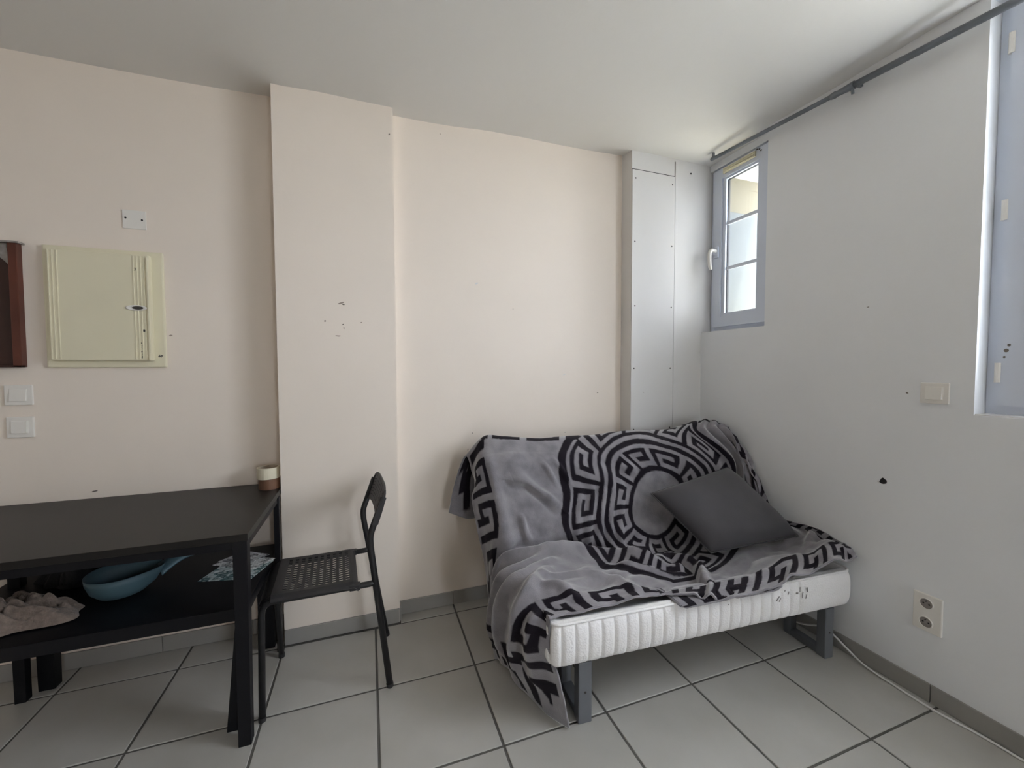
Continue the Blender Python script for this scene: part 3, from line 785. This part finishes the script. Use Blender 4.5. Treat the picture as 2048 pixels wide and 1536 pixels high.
perforated('seat', xs, ys, lambda i, j: i in holes_i and j in hj, seat_fn, 0.0035, 'black_plastic', ch)
for y in (yn, yf):
    bm = bmesh.new(); o_ = -0.022 if y == yf else 0.0; box(bm, (-0.085 + o_, y - 0.013, 0.418), (-0.045 + o_, y + 0.013, 0.442), 0.004); obj('seat_clip', bm, M['black_plastic'], ch)
# back: y across, w up; louvre slots
ysb = list(np.linspace(0, 1, 37)); zsb = [0.0, 0.04, 0.10]
z = 0.10
hz = set()
for k in range(7):
    z += 0.087; zsb.append(z); hz.add(len(zsb) - 1); z += 0.026; zsb.append(z)
zsb += [0.95, 1.0]
def back_fn(w, v):
    e = abs(2 * v - 1)
    Y = 1.648 + 0.354 * v
    top = 0.806 - 0.026 * e ** 6
    bot = 0.668 + 0.026 * (1 - e ** 2.5)
    z = bot + (top - bot) * w
    X = -0.006 + max(0, z - 0.615) * 0.335 + 0.004 * (1 - (2 * v - 1) ** 2)
    return (X - 0.030 * v, Y, z)
perforated('backrest', zsb, ysb, lambda i, j: i in hz and j % 6 != 0 and 4 <= j <= 31, back_fn, 0.0045, 'black_plastic', ch)
for v0, v1 in ((0.0, 0.075), (0.925, 1.0)):
    bm = bmesh.new()
    cs = [[], [], [], []]
    rows_ = []
    for w in np.linspace(0, 1, 9):
        a, b = back_fn(w, v0), back_fn(w, v1)
        f0, f1 = 0.010 * (1 - 0.75 * w ** 6), 0.012 * (1 - 0.75 * w ** 6); g = 0.008 * w ** 6 * (1 if v0 == 0 else -1)
        a = (a[0], a[1] + max(g, 0), a[2]); b = (b[0], b[1] + min(g, 0), b[2])
        rows_.append([bm.verts.new((a[0] - f0, a[1], a[2])), bm.verts.new((b[0] - f0, b[1], b[2])), bm.verts.new((b[0] + f1, b[1], b[2])), bm.verts.new((a[0] + f1, a[1], a[2]))])
    for r0, r1 in zip(rows_[:-1], rows_[1:]):
        for k in range(4): bm.faces.new((r0[k], r0[(k + 1) % 4], r1[(k + 1) % 4], r1[k]))
    bm.faces.new(rows_[0]); bm.faces.new(rows_[-1])
    bmesh.ops.recalc_face_normals(bm, faces=bm.faces)
    obj('backrest_sleeve', bm, M['black_plastic'], ch)

# ------------------------------------------------------------------ sofa bed
ANG = math.radians(-3.5)
SO = Vector((0.56, 1.215, 0))
sofa = thing('sofa_bed', SO, 'low fold-out sofa bed with white ribbed mattress on grey metal legs', 'sofa', ANG)
LW, LD = 1.425, 0.64

def rrect(x0, x1, y0, y1, r, per_side, per_corner):
    """rounded rectangle, counter-clockwise from the front left; returns points and outward normals and arc position along the front"""
    pts, nrm = [], []
    corners = [((x1 - r, y0 + r), -90), ((x1 - r, y1 - r), 0), ((x0 + r, y1 - r), 90), ((x0 + r, y0 + r), 180)]
    sides = [((x0 + r, y0), (x1 - r, y0), (0, -1)), ((x1, y0 + r), (x1, y1 - r), (1, 0)), ((x1 - r, y1), (x0 + r, y1), (0, 1)), ((x0, y1 - r), (x0, y0 + r), (-1, 0))]
    for (a, b, n), ns, (c, a0) in zip(sides, per_side, corners):
        for k in range(ns):
            t = k / ns
            pts.append((a[0] + (b[0] - a[0]) * t, a[1] + (b[1] - a[1]) * t)); nrm.append(n)
        for k in range(per_corner):
            an = math.radians(a0 + 90 * k / per_corner)
            nrm.append((math.cos(an), math.sin(an))); pts.append((c[0] + r * math.cos(an), c[1] + r * math.sin(an)))
    return np.array(pts), np.array(nrm)

SIDES, CN = [520, 60, 40, 160], 14
ZB, ZT = 0.243, 0.397
p0, n0 = rrect(0, LW, 0, LD, 0.05, SIDES, CN)
seglen = np.linalg.norm(np.roll(p0, -1, 0) - p0, axis=1); arc = np.concatenate([[0], np.cumsum(seglen)[:-1]])
total = seglen.sum()
ph = (arc % total) / 0.0505
rib = 1 - np.abs(2 * (ph % 1) - 1) ** 5
flat = ((p0[:, 0] > 1.13) & (p0[:, 1] < 0.3)) | ((p0[:, 0] > 1.3))
rib = np.where(flat, 0.85, rib)
rows = []
prof_t = np.array([0, 0.03, 0.08, 0.15, 0.25, 0.37, 0.5, 0.63, 0.75, 0.85, 0.92, 0.97, 1.0])
for t in prof_t:
    bul = (1 - abs(2 * t - 1) ** 3.0)
    out = -0.022 + 0.022 * bul ** 0.6 + 0.0125 * (rib - 1) * (bul ** 0.35)
    q = p0 + n0 * out[:, None] if isinstance(out, np.ndarray) else p0 + n0 * out
    rows.append(np.column_stack([q, np.full(len(q), ZB + (ZT - ZB) * t)]))
for ins, z in ((0.030, 0.401), (0.042, 0.397), (0.075, 0.378), (0.13, 0.352)):
    q, _ = rrect(ins, LW - ins, ins, LD - ins, max(0.05 - ins, 0.012), SIDES, CN)
    rows.append(np.column_stack([q, np.full(len(q), z)]))
verts = np.concatenate(rows); npv = len(p0)
bm = bmesh.new()
bv = [bm.verts.new(v) for v in verts]
for r in range(len(rows) - 1):
    for k in range(npv):
        k2 = (k + 1) % npv
        bm.faces.new((bv[r * npv + k], bv[r * npv + k2], bv[(r + 1) * npv + k2], bv[(r + 1) * npv + k]))
bm.faces.new([bv[(len(rows) - 1) * npv + k] for k in range(npv)])
bm.faces.new([bv[k] for k in range(npv)][::-1])
for f in bm.faces: f.smooth = len(f.verts) == 4

def mattress_mat():
    m = mat('mattress_knit', (0.88, 0.87, 0.88), 0.8, var=0.04, vscale=7, sheen=0.1, color2=(0.83, 0.82, 0.80))
    nt = m.node_tree; b = nt.nodes['Principled BSDF']
    tc = nt.nodes.new('ShaderNodeTexCoord'); mp = nt.nodes.new('ShaderNodeMapping'); mp.inputs['Rotation'].default_value = (0, math.radians(45), 0); mp.inputs['Scale'].default_value = (150, 150, 150)
    ck = nt.nodes.new('ShaderNodeTexVoronoi'); ck.inputs['Scale'].default_value = 1.0
    bp = nt.nodes.new('ShaderNodeBump'); bp.inputs['Strength'].default_value = 0.5; bp.inputs['Distance'].default_value = 0.0025
    nt.links.new(tc.outputs['Object'], mp.inputs['Vector']); nt.links.new(mp.outputs['Vector'], ck.inputs['Vector'])
    nt.links.new(ck.outputs['Distance'], bp.inputs['Height']); nt.links.new(bp.outputs['Normal'], b.inputs['Normal'])
    return m
M['mattress'] = mattress_mat()
M['scuff'] = mat('scuff_mark', (0.30, 0.29, 0.27), 0.9, var=0.4, vscale=200)
mattress = obj('mattress', bm, M['mattress'], sofa, False, True)
for ins, z in ((0.013, 0.3965),):
    q, _ = rrect(ins, LW - ins, ins, LD - ins, 0.042, [90, 30, 60, 30], 8)
    bm = bmesh.new(); tube(bm, [(x, y, z) for x, y in q] + [(q[0][0], q[0][1], z)], 0.0052, 8, cap=False); obj('piping', bm, M['mattress'], mattress, True, True)
for k, (lx, z, w, hh, a) in enumerate([(0.985, 0.345, 0.004, 0.022, 0.7), (0.995, 0.338, 0.003, 0.016, 0.5), (1.04, 0.36, 0.003, 0.012, 0.1), (1.10, 0.365, 0.003, 0.020, 0.0), (1.115, 0.34, 0.004, 0.026, 0.1), (1.085, 0.352, 0.012, 0.006, 0.2), (1.14, 0.358, 0.006, 0.020, -0.2), (1.02, 0.372, 0.006, 0.004, 0), (1.135, 0.33, 0.003, 0.018, 0.3), (0.74, 0.362, 0.004, 0.003, 0), (0.30, 0.40, 0.0, 0.0, 0)]):
    if w == 0: continue
    bm = bmesh.new(); box(bm, (-w / 2, -0.0006, -hh / 2), (w / 2, 0.0006, hh / 2)); bmesh.ops.rotate(bm, verts=bm.verts, cent=(0, 0, 0), matrix=Matrix.Rotation(a, 3, 'Y'))
    bmesh.ops.translate(bm, verts=bm.verts, vec=(lx, -0.0012, z)); obj('scuff', bm, M['scuff'], mattress, False, True)
# reclined backrest
bm = bmesh.new()
hexa(bm, [(0.03, 0.545, 0.36), (1.38, 0.545, 0.36), (1.38, 0.66, 0.34), (0.03, 0.66, 0.34)], [(0.03, 0.675, 0.828), (1.38, 0.665, 0.828), (1.38, 0.755, 0.815), (0.03, 0.765, 0.815)], 0.02)
obj('backrest', bm, M['mattress'], sofa, False, True)
# metal frame
for lx, w in ((0.126, 0.052), (1.302, 0.048)):
    lg = boxo('leg', (lx, 0.038, 0.0), (lx + w, 0.078, 0.2255), M['grey_metal'], sofa, 0.004, True)
    boxo('rear_post', (lx + 0.004, 0.205, 0.0), (lx + w - 0.004, 0.24, 0.2255), M['grey_metal'], lg, 0.003, True)
    boxo('runner', (lx + 0.004, 0.0782, 0.002), (lx + w - 0.004, 0.2048, 0.028), M['grey_metal'], lg, 0.003, True)
    bm = bmesh.new(); lathe(bm, [(0.004, 0.0), (0.004, -0.0015), (0.0001, -0.002)], (lx + w * 0.5, 0.038, 0.115), 10, 'y'); bmesh.ops.recalc_face_normals(bm, faces=bm.faces); obj('rivet', bm, M['screw'], lg, False, True)
    boxo('leg', (lx, 0.52, 0.0), (lx + w, 0.56, 0.2255), M['grey_metal'], sofa, 0.004, True)
for ly in (0.06, 0.52):
    boxo('rail', (0.05, ly, 0.226), (1.375, ly + 0.03, 0.2425), M['grey_metal'], sofa, 0.002, True)
bm = bmesh.new(); tube(bm, [(0.20, 0.065, 0.215), (0.30, 0.16, 0.212), (0.75, 0.26, 0.21)], 0.006, 8); obj('brace_rod', bm, M['grey_metal'], sofa, True, True)

# ------------------------------------------------------------------ throw blanket
BC = [[(0.371,2.030,0.545),(0.496,2.030,0.501),(0.720,2.100,0.620),(0.960,2.090,0.660),(1.200,2.080,0.700),(1.420,2.020,0.740),(1.620,2.010,0.750),(1.800,2.000,0.760),(1.880,2.000,0.780),(1.930,1.990,0.780),(1.960,1.980,0.780)],
[(0.390,2.020,0.649),(0.497,2.030,0.700),(0.720,2.100,0.760),(0.960,2.090,0.800),(1.200,2.070,0.830),(1.450,2.010,0.860),(1.640,2.000,0.880),(1.800,1.990,0.900),(1.880,1.980,0.920),(1.930,1.970,0.900),(1.965,1.960,0.850)],
[(0.431,2.000,0.796),(0.522,2.000,0.874),(0.665,2.000,0.893),(0.889,1.990,0.888),(1.128,1.980,0.892),(1.379,1.965,0.908),(1.629,1.950,0.911),(1.823,1.920,0.950),(1.897,1.880,0.960),(1.941,1.830,0.917),(1.966,1.780,0.830)],
[(0.473,1.930,0.754),(0.503,1.880,0.841),(0.619,1.860,0.863),(0.827,1.850,0.853),(1.049,1.840,0.851),(1.282,1.825,0.859),(1.530,1.810,0.873),(1.719,1.810,0.920),(1.843,1.790,0.937),(1.923,1.760,0.908),(1.951,1.700,0.845)],
[(0.450,1.890,0.644),(0.521,1.830,0.690),(0.677,1.810,0.680),(0.886,1.800,0.660),(1.123,1.790,0.664),(1.373,1.775,0.670),(1.637,1.755,0.691),(1.845,1.735,0.733),(1.951,1.705,0.773),(1.969,1.660,0.754),(1.952,1.610,0.684)],
[(0.473,1.840,0.489),(0.534,1.770,0.543),(0.692,1.750,0.541),(0.860,1.735,0.524),(1.080,1.720,0.513),(1.310,1.710,0.499),(1.547,1.690,0.502),(1.781,1.670,0.535),(1.936,1.650,0.592),(1.955,1.590,0.608),(1.948,1.545,0.569)],
[(0.493,1.820,0.301),(0.520,1.750,0.378),(0.643,1.720,0.453),(0.871,1.690,0.438),(1.077,1.670,0.408),(1.273,1.640,0.391),(1.501,1.620,0.377),(1.744,1.600,0.389),(1.941,1.560,0.430),(1.989,1.500,0.473),(1.993,1.450,0.503)],
[(0.490,1.700,0.030),(0.510,1.720,0.186),(0.562,1.660,0.390),(0.847,1.570,0.441),(1.053,1.550,0.405),(1.250,1.520,0.374),(1.451,1.500,0.375),(1.690,1.490,0.391),(1.904,1.460,0.422),(1.978,1.400,0.486),(1.989,1.360,0.519)],
[(0.500,1.620,0.020),(0.489,1.630,0.154),(0.521,1.560,0.403),(0.729,1.480,0.458),(0.973,1.450,0.409),(1.195,1.420,0.374),(1.412,1.400,0.368),(1.651,1.400,0.387),(1.870,1.370,0.426),(1.984,1.320,0.483),(1.990,1.280,0.517)],
[(0.525,1.500,0.015),(0.502,1.520,0.137),(0.511,1.450,0.401),(0.659,1.380,0.459),(0.913,1.360,0.422),(1.145,1.330,0.380),(1.363,1.310,0.376),(1.620,1.310,0.387),(1.845,1.280,0.426),(1.947,1.240,0.480),(1.982,1.200,0.508)],
[(0.565,1.360,0.010),(0.543,1.400,0.149),(0.539,1.340,0.361),(0.641,1.300,0.438),(0.866,1.290,0.428),(1.097,1.260,0.399),(1.330,1.240,0.393),(1.553,1.220,0.409),(1.776,1.200,0.445),(1.902,1.170,0.494),(1.966,1.150,0.499)],
[(0.650,1.238,0.010),(0.598,1.240,0.177),(0.573,1.245,0.349),(0.678,1.255,0.397),(0.876,1.240,0.411),(1.075,1.220,0.410),(1.216,1.155,0.394),(1.414,1.130,0.408),(1.646,1.120,0.441),(1.830,1.115,0.475),(1.947,1.110,0.495)]]
BS = np.array([0, .12, .30, .52, .75, 1.0, 1.25, 1.48, 1.74, 1.97, 2.15])
BT0 = np.array([0, .12, .25, .37, .55, .72, .86, .97, 1.10, 1.25, 1.38, 1.5])   # rows of the drape
BT = np.array([0, .05, .09, .21, .39, .56, .70, .81, .94, 1.09, 1.22, 1.34])       # the same rows measured on the cloth
WB, LB = 2.15, 1.34
BC = np.array(BC)

def hermite_weights(kn, x):
    """rows of weights that interpolate knot values at x (non-uniform Catmull-Rom)"""
    n = len(kn); Wm = np.zeros((len(x), n)); D = np.zeros((n, n))
    for i in range(n):
        if i == 0: D[0, 0], D[0, 1] = -1 / (kn[1] - kn[0]), 1 / (kn[1] - kn[0])
        elif i == n - 1: D[i, i - 1], D[i, i] = -1 / (kn[i] - kn[i - 1]), 1 / (kn[i] - kn[i - 1])
        else:
            h0, h1 = kn[i] - kn[i - 1], kn[i + 1] - kn[i]
            D[i, i - 1] = -h1 / (h0 * (h0 + h1)); D[i, i + 1] = h0 / (h1 * (h0 + h1)); D[i, i] = -(D[i, i - 1] + D[i, i + 1])
    for r, xv in enumerate(x):
        i = min(max(np.searchsorted(kn, xv) - 1, 0), n - 2); hh = kn[i + 1] - kn[i]; t = (xv - kn[i]) / hh
        Wm[r, i] += 2 * t ** 3 - 3 * t ** 2 + 1; Wm[r, i + 1] += -2 * t ** 3 + 3 * t ** 2
        Wm[r] += (t ** 3 - 2 * t ** 2 + t) * hh * D[i] + (t ** 3 - t ** 2) * hh * D[i + 1]
    return Wm
NT, NS = 390, 550
tt = np.linspace(0, LB, NT); ss = np.linspace(0, WB, NS)
WT, WS = hermite_weights(BT, tt), hermite_weights(BS, ss)
P = np.einsum('ai,bj,ijk->abk', WT, WS, BC)
TC, SS = np.meshgrid(tt, ss, indexing='ij')
TT = np.interp(tt, BT, BT0)[:, None] * np.ones_like(SS)

def normals(P):
    du = np.gradient(P, axis=1); dv = np.gradient(P, axis=0)
    n = np.cross(dv, du); n /= np.linalg.norm(n, axis=-1, keepdims=True) + 1e-9
    return n
Nn = normals(P)
if Nn[NT // 2, NS // 2, 2] < 0: Nn = -Nn
def bump(x, c, w): return np.exp(-((x - c) / w) ** 2)
def sstep(x, a, b):
    t = np.clip((x - a) / (b - a), 0, 1); return t * t * (3 - 2 * t)
disp = np.zeros_like(TT)
w1 = vnoise(SS * 3 + 5, TT * 3 + 2, 11); w2 = vnoise(SS * 3 + 15, TT * 3 + 9, 12)
sx, tx = SS + 0.12 * w1, TT + 0.12 * w2
disp += 0.034 * vnoise(sx * 4.5, tx * 4.5, 1) + 0.026 * vnoise(sx * 9, tx * 10, 2) + 0.009 * vnoise(sx * 19, tx * 19, 3)

def fold(pts, width, amp, valley=0.0, shift=0.045):
    """soft rounded fold along a polyline on the cloth, with an optional hollow beside it"""
    global disp
    q = np.array([tuple(v)[:2] for v in catmull([(a_, b_, 0) for a_, b_ in pts], 8)])
    best = np.full(SS.shape, 9.0); pos = np.zeros_like(SS); side = np.zeros_like(SS)
    n = len(q) - 1
    for k in range(n):
        d = q[k + 1] - q[k]; L2 = d @ d + 1e-12
        u = np.clip(((SS - q[k, 0]) * d[0] + (TT - q[k, 1]) * d[1]) / L2, 0, 1)
        dx, dy = SS - q[k, 0] - u * d[0], TT - q[k, 1] - u * d[1]
        r = np.hypot(dx, dy); m = r < best
        best = np.where(m, r, best); pos = np.where(m, (k + u) / n, pos); side = np.where(m, np.sign(d[0] * dy - d[1] * dx), side)
    taper = np.sin(np.pi * np.clip(pos * 0.86 + 0.07, 0, 1)) ** 0.6
    amp *= 1.35; valley *= 1.35
    disp = disp + amp * np.exp(-(best / width) ** 2) * taper
    if valley: disp = disp - valley * np.exp(-((best * side - shift) / (width * 0.9)) ** 2) * taper

fold([(0.286, 0.491), (0.356, 0.494), (0.407, 0.542), (0.493, 0.615)], 0.022, 0.020, 0.014, 0.045)
fold([(0.262, 0.677), (0.278, 0.742), (0.352, 0.859)], 0.018, 0.018)
fold([(0.478, 0.418), (0.501, 0.446), (0.515, 0.52)], 0.014, 0.010)
fold([(0.552, 0.405), (0.572, 0.453), (0.590, 0.52)], 0.014, 0.010)
fold([(0.19, 0.40), (0.172, 0.608), (0.176, 0.728), (0.247, 0.866)], 0.030, 0.016)
fold([(0.196, 0.90), (0.368, 0.925), (0.552, 0.890), (0.732, 0.925), (0.905, 1.00), (1.05, 0.98)], 0.034, 0.034, 0.022, -0.06)
fold([(0.474, 1.18), (0.56, 1.162), (0.631, 1.169), (0.752, 1.27), (0.83, 1.40)], 0.022, 0.018)
fold([(0.454, 1.266), (0.537, 1.297), (0.591, 1.41)], 0.024, 0.016)
fold([(0.43, 0.935), (0.36, 1.06), (0.24, 1.10), (0.10, 1.09)], 0.026, 0.030)
fold([(0.45, 1.02), (0.38, 1.18), (0.24, 1.22), (0.10, 1.20)], 0.026, 0.030)
fold([(0.474, 1.12), (0.40, 1.29), (0.25, 1.34), (0.10, 1.32)], 0.026, 0.028)
fold([(0.36, 1.40), (0.24, 1.43), (0.10, 1.42)], 0.022, 0.020)
fold([(1.10, 0.95), (1.183, 1.00), (1.214, 1.121), (1.202, 1.345), (1.226, 1.52)], 0.030, 0.034, 0.016, 0.055)
fold([(1.931, 0.935), (1.872, 1.032), (1.739, 1.107)], 0.030, 0.030)
fold([(2.05, 1.02), (1.95, 1.12), (1.85, 1.20)], 0.030, 0.026)
fold([(0.80, 0.96), (0.932, 1.03), (1.065, 1.07), (1.16, 1.05)], 0.022, 0.024)
fold([(0.70, 1.00), (0.85, 1.09), (1.00, 1.13), (1.15, 1.12)], 0.020, 0.020)
fold([(0.90, 0.93), (1.02, 0.95), (1.14, 0.92)], 0.018, 0.020)
fold([(1.249, 1.42), (1.457, 1.39), (1.711, 1.33)], 0.040, 0.014)
# gathered folds at the right end of the back
right = sstep(SS, 1.40, 1.62) * sstep(TT, 0.20, 0.34) * (1 - sstep(TT, 0.74, 0.90)) * (1 - 0.6 * sstep(SS, 1.98, 2.15))
disp += right * 0.020 * np.sin((SS + 0.30 * (TT - 0.4) * (SS - 1.4) + 0.05 * w1) * 2 * math.pi / 0.155)
# crumples where back meets seat
crease = bump(TT, 0.98 + 0.04 * np.sin(SS * 5), 0.085) * sstep(SS, 0.5, 0.7) * (1 - sstep(SS, 1.3, 1.6))
disp += crease * 0.020 * vnoise(sx * 7, tx * 17, 5)
ripple = sstep(SS, 0.50, 0.62) * (1 - sstep(SS, 0.80, 1.0)) * sstep(TT, 0.45, 0.6) * (1 - sstep(TT, 0.84, 0.90))
disp += ripple * 0.006 * np.sin((SS + 0.04 * TT + 0.03 * w1) * 2 * math.pi / 0.062)
disp += 0.010 * np.sin((SS + 0.1 * w1) * 2 * math.pi / 0.27) * sstep(TT, 1.32, 1.5) * sstep(SS, 0.5, 0.7)
disp *= 0.35 + 0.65 * sstep(TT, 0.30, 0.48)
P = P + Nn * disp[..., None]

# keep it out of the floor, the walls and the mattress
ca, sa = math.cos(ANG), math.sin(ANG)
def to_local(P):
    dx, dy = P[..., 0] - SO.x, P[..., 1] - SO.y
    return dx * ca + dy * sa, -dx * sa + dy * ca
lx, ly = to_local(P)
inside = (lx > 0.012) & (lx < LW - 0.01) & (ly > 0.012) & (ly < 0.52)
edge = np.minimum(np.minimum(lx, LW - lx), ly)
need = np.where(edge < 0.06, 0.413, 0.413 - 0.045 * np.clip((edge - 0.06) / 0.09, 0, 1))
seatpart = TT > 0.84
P[..., 2] = np.where(inside & seatpart & (P[..., 2] > 0.30), np.maximum(P[..., 2], need), P[..., 2])
lx, ly = to_local(P)
front = seatpart & (lx > 0.0) & (lx < LW) & (ly > -0.02) & (ly < 0.10) & (P[..., 2] < 0.405) & (SS > 0.45)
push = np.where(front, -0.016 - ly, 0)
P[..., 0] += push * -sa; P[..., 1] += push * ca
P[..., 2] = np.maximum(P[..., 2], 0.008)
P[..., 0] = np.minimum(P[..., 0], XR - 0.012)
ylim = np.where(P[..., 0] > DX0 - 0.02, YD - 0.016, YM - 0.012)
P[..., 1] = np.minimum(P[..., 1], ylim)

# woven pattern: Greek-key border and a round medallion
KEY = np.array([[0, 1, 1, 1, 1], [0, 1, 0, 0, 1], [1, 1, 1, 0, 1], [0, 0, 0, 0, 1], [1, 1, 1, 1, 1], [0, 0, 0, 0, 0]])
KEY2 = np.array([[1, 1, 1, 1, 1, 1, 1, 0], [1, 0, 0, 0, 0, 0, 1, 0], [1, 0, 1, 1, 1, 0, 1, 0], [1, 0, 1, 0, 0, 0, 1, 0], [1, 0, 1, 1, 1, 1, 1, 0], [1, 0, 0, 0, 0, 0, 0, 0], [1, 1, 1, 1, 1, 1, 1, 1]])
KEY3 = np.array([[1, 1, 1, 1, 1, 0], [1, 0, 0, 0, 1, 0], [1, 0, 1, 1, 1, 0], [1, 0, 0, 0, 0, 0], [1, 1, 1, 1, 1, 1]])
def key_lookup(K, a, b):
    i = np.clip((a * K.shape[0]).astype(int), 0, K.shape[0] - 1); j = np.clip((b * K.shape[1]).astype(int), 0, K.shape[1] - 1)
    return K[i, j]
def pattern(S, T):
    S = S + 0.0025 * vnoise(S * 60, T * 60, 21); T = T + 0.0025 * vnoise(S * 60 + 7, T * 60, 22)
    dark = np.zeros_like(S)
    BW, HEM, PER = 0.150, 0.012, 0.215
    dl, dr, db, df = S, WB - S, T, LB - T
    d = np.minimum(np.minimum(dl, dr), np.minimum(db, df))
    along = np.where(np.minimum(dl, dr) < np.minimum(db, df), T, S)
    inb = (d > HEM) & (d < BW)
    a = (along / PER) % 1.0; b = np.clip((d - HEM) / (BW - HEM), 0, 0.999)
    dark = np.where(inb, key_lookup(KEY, a, b), dark)
    r = np.hypot(S - 1.07, T - 0.49) / 0.55; th = np.arctan2(T - 0.49, S - 1.07)
    ring = lambda lo, hi: (r > lo) & (r < hi)
    dark = np.where(ring(0.925, 1.0), 1, dark)
    a = (th / (2 * math.pi) * 12 + 0.4) % 1.0
    dark = np.where(ring(0.615, 0.895), key_lookup(KEY2, np.clip((0.895 - r) / 0.28, 0, .999), a), dark)
    dark = np.where(ring(0.525, 0.575), 1, dark)
    a = (th / (2 * math.pi) * 10 + 0.1) % 1.0
    dark = np.where(ring(0.265, 0.485), key_lookup(KEY3, np.clip((0.485 - r) / 0.22, 0, .999), a), dark)
    return dark
acc = np.zeros_like(TT)
es, et = WB / NS / 3, LB / NT / 3
for i in (-1, 0, 1):
    for j in (-1, 0, 1): acc += pattern(np.clip(SS + i * es, 0, WB - 1e-4), np.clip(TC + j * et, 0, LB - 1e-4))
acc /= 9.0
blanket = grid_mesh('throw_blanket', P, None, None, (1.2, 1.6, 0.0))
tag(blanket, 'grey plush throw with black Greek-key border and round medallion draped over the sofa bed', 'blanket')
at = blanket.data.attributes.new('weave', 'FLOAT', 'POINT'); at.data.foreach_set('value', acc.ravel())

def plush():
    m = bpy.data.materials.new('plush_throw'); m.use_nodes = True
    nt = m.node_tree; b = nt.nodes['Principled BSDF']; b.inputs['Roughness'].default_value = 0.9
    b.inputs['Sheen Weight'].default_value = 0.8; b.inputs['Sheen Roughness'].default_value = 0.5; b.inputs['Specular IOR Level'].default_value = 0.15
    atn = nt.nodes.new('ShaderNodeAttribute'); atn.attribute_name = 'weave'
    tc = nt.nodes.new('ShaderNodeTexCoord')
    nz = nt.nodes.new('ShaderNodeTexNoise'); nz.inputs['Scale'].default_value = 14; nz.inputs['Detail'].default_value = 5
    rp = nt.nodes.new('ShaderNodeValToRGB'); rp.color_ramp.elements[0].position = 0.3; rp.color_ramp.elements[1].position = 0.72
    rp.color_ramp.elements[0].color = (0.17, 0.16, 0.18, 1); rp.color_ramp.elements[1].color = (0.28, 0.268, 0.29, 1)
    mx = nt.nodes.new('ShaderNodeMix'); mx.data_type = 'RGBA'; mx.inputs['B'].default_value = (0.012, 0.009, 0.014, 1)
    nt.links.new(tc.outputs['Object'], nz.inputs['Vector']); nt.links.new(nz.outputs['Fac'], rp.inputs['Fac'])
    nt.links.new(rp.outputs['Color'], mx.inputs['A']); nt.links.new(atn.outputs['Fac'], mx.inputs['Factor'])
    nt.links.new(mx.outputs['Result'], b.inputs['Base Color'])
    sh = nt.nodes.new('ShaderNodeMapRange'); sh.inputs['To Min'].default_value = 0.75; sh.inputs['To Max'].default_value = 0.06
    nt.links.new(atn.outputs['Fac'], sh.inputs['Value']); nt.links.new(sh.outputs['Result'], b.inputs['Sheen Weight'])
    n2 = nt.nodes.new('ShaderNodeTexNoise'); n2.inputs['Scale'].default_value = 260; n2.inputs['Detail'].default_value = 2
    bp = nt.nodes.new('ShaderNodeBump'); bp.inputs['Strength'].default_value = 0.45; bp.inputs['Distance'].default_value = 0.003
    nt.links.new(tc.outputs['Object'], n2.inputs['Vector']); nt.links.new(n2.outputs['Fac'], bp.inputs['Height']); nt.links.new(bp.outputs['Normal'], b.inputs['Normal'])
    return m
blanket.data.materials.append(plush())
so_ = blanket.modifiers.new('thickness', 'SOLIDIFY'); so_.thickness = 0.007; so_.offset = 0.0

# ------------------------------------------------------------------ scatter cushion
def cushion(name, TL, TR_, BR, BL, front, back, m, label):
    TL, TR_, BR, BL = map(Vector, (TL, TR_, BR, BL))
    c = (TL + TR_ + BR + BL) / 4
    nrm = (TR_ - BL).cross(TL - BR).normalized()
    if nrm.y > 0: nrm = -nrm
    t = thing(name, (c.x, c.y, min(BL.z, BR.z)), label, 'cushion')
    n = 49
    for side in (1,):
        A = np.zeros((2, n, n, 3))
        for i in range(n):
            for j in range(n):
                u, v = i / (n - 1), j / (n - 1)
                # edges pulled in between the corners
                uu = u + 0.006 * math.sin(math.pi * v) * (1 - 2 * u); vv = v + 0.006 * math.sin(math.pi * u) * (1 - 2 * v)
                p = TL * (1 - uu) * (1 - vv) + TR_ * uu * (1 - vv) + BR * uu * vv + BL * (1 - uu) * vv
                e = (max(0, 1 - (2 * u - 1) ** 4) * max(0, 1 - (2 * v - 1) ** 4)) ** 0.62
                wr = 0.006 * float(vnoise(np.array(u * 5.0), np.array(v * 5.0 + 3), 31)) + 0.004 * math.sin(9 * u + 6 * v)
                A[0, i, j] = p + nrm * (front * e + wr * e); A[1, i, j] = p - nrm * (back * e)
    bm = bmesh.new()
    for k in (0, 1):
        vs = [[bm.verts.new(A[k, i, j]) for j in range(n)] for i in range(n)]
        for i in range(n - 1):
            for j in range(n - 1): bm.faces.new((vs[i][j], vs[i + 1][j], vs[i + 1][j + 1], vs[i][j + 1]))
    bmesh.ops.remove_doubles(bm, verts=bm.verts, dist=1e-5); bmesh.ops.recalc_face_normals(bm, faces=bm.faces)
    obj('cover', bm, M[m], t, True)
    bm = bmesh.new()
    E = [A[0, i, 0] for i in range(n)] + [A[0, n - 1, j] for j in range(n)] + [A[0, i, n - 1] for i in range(n - 1, -1, -1)] + [A[0, 0, j] for j in range(n - 1, -1, -1)]
    E2 = [E[0]]
    for e_ in E[1:]:
        if np.linalg.norm(e_ - E2[-1]) > 1e-4: E2.append(e_)
    tube(bm, E2, 0.003, 6, cap=False); obj('seam', bm, M[m], t, True)
cushion('scatter_cushion', (1.298, 1.632, 0.660), (1.815, 1.655, 0.742), (1.925, 1.345, 0.472), (1.450, 1.405, 0.438), 0.085, 0.03, 'cushion', 'plain dark grey square cushion leaning on the patterned throw')
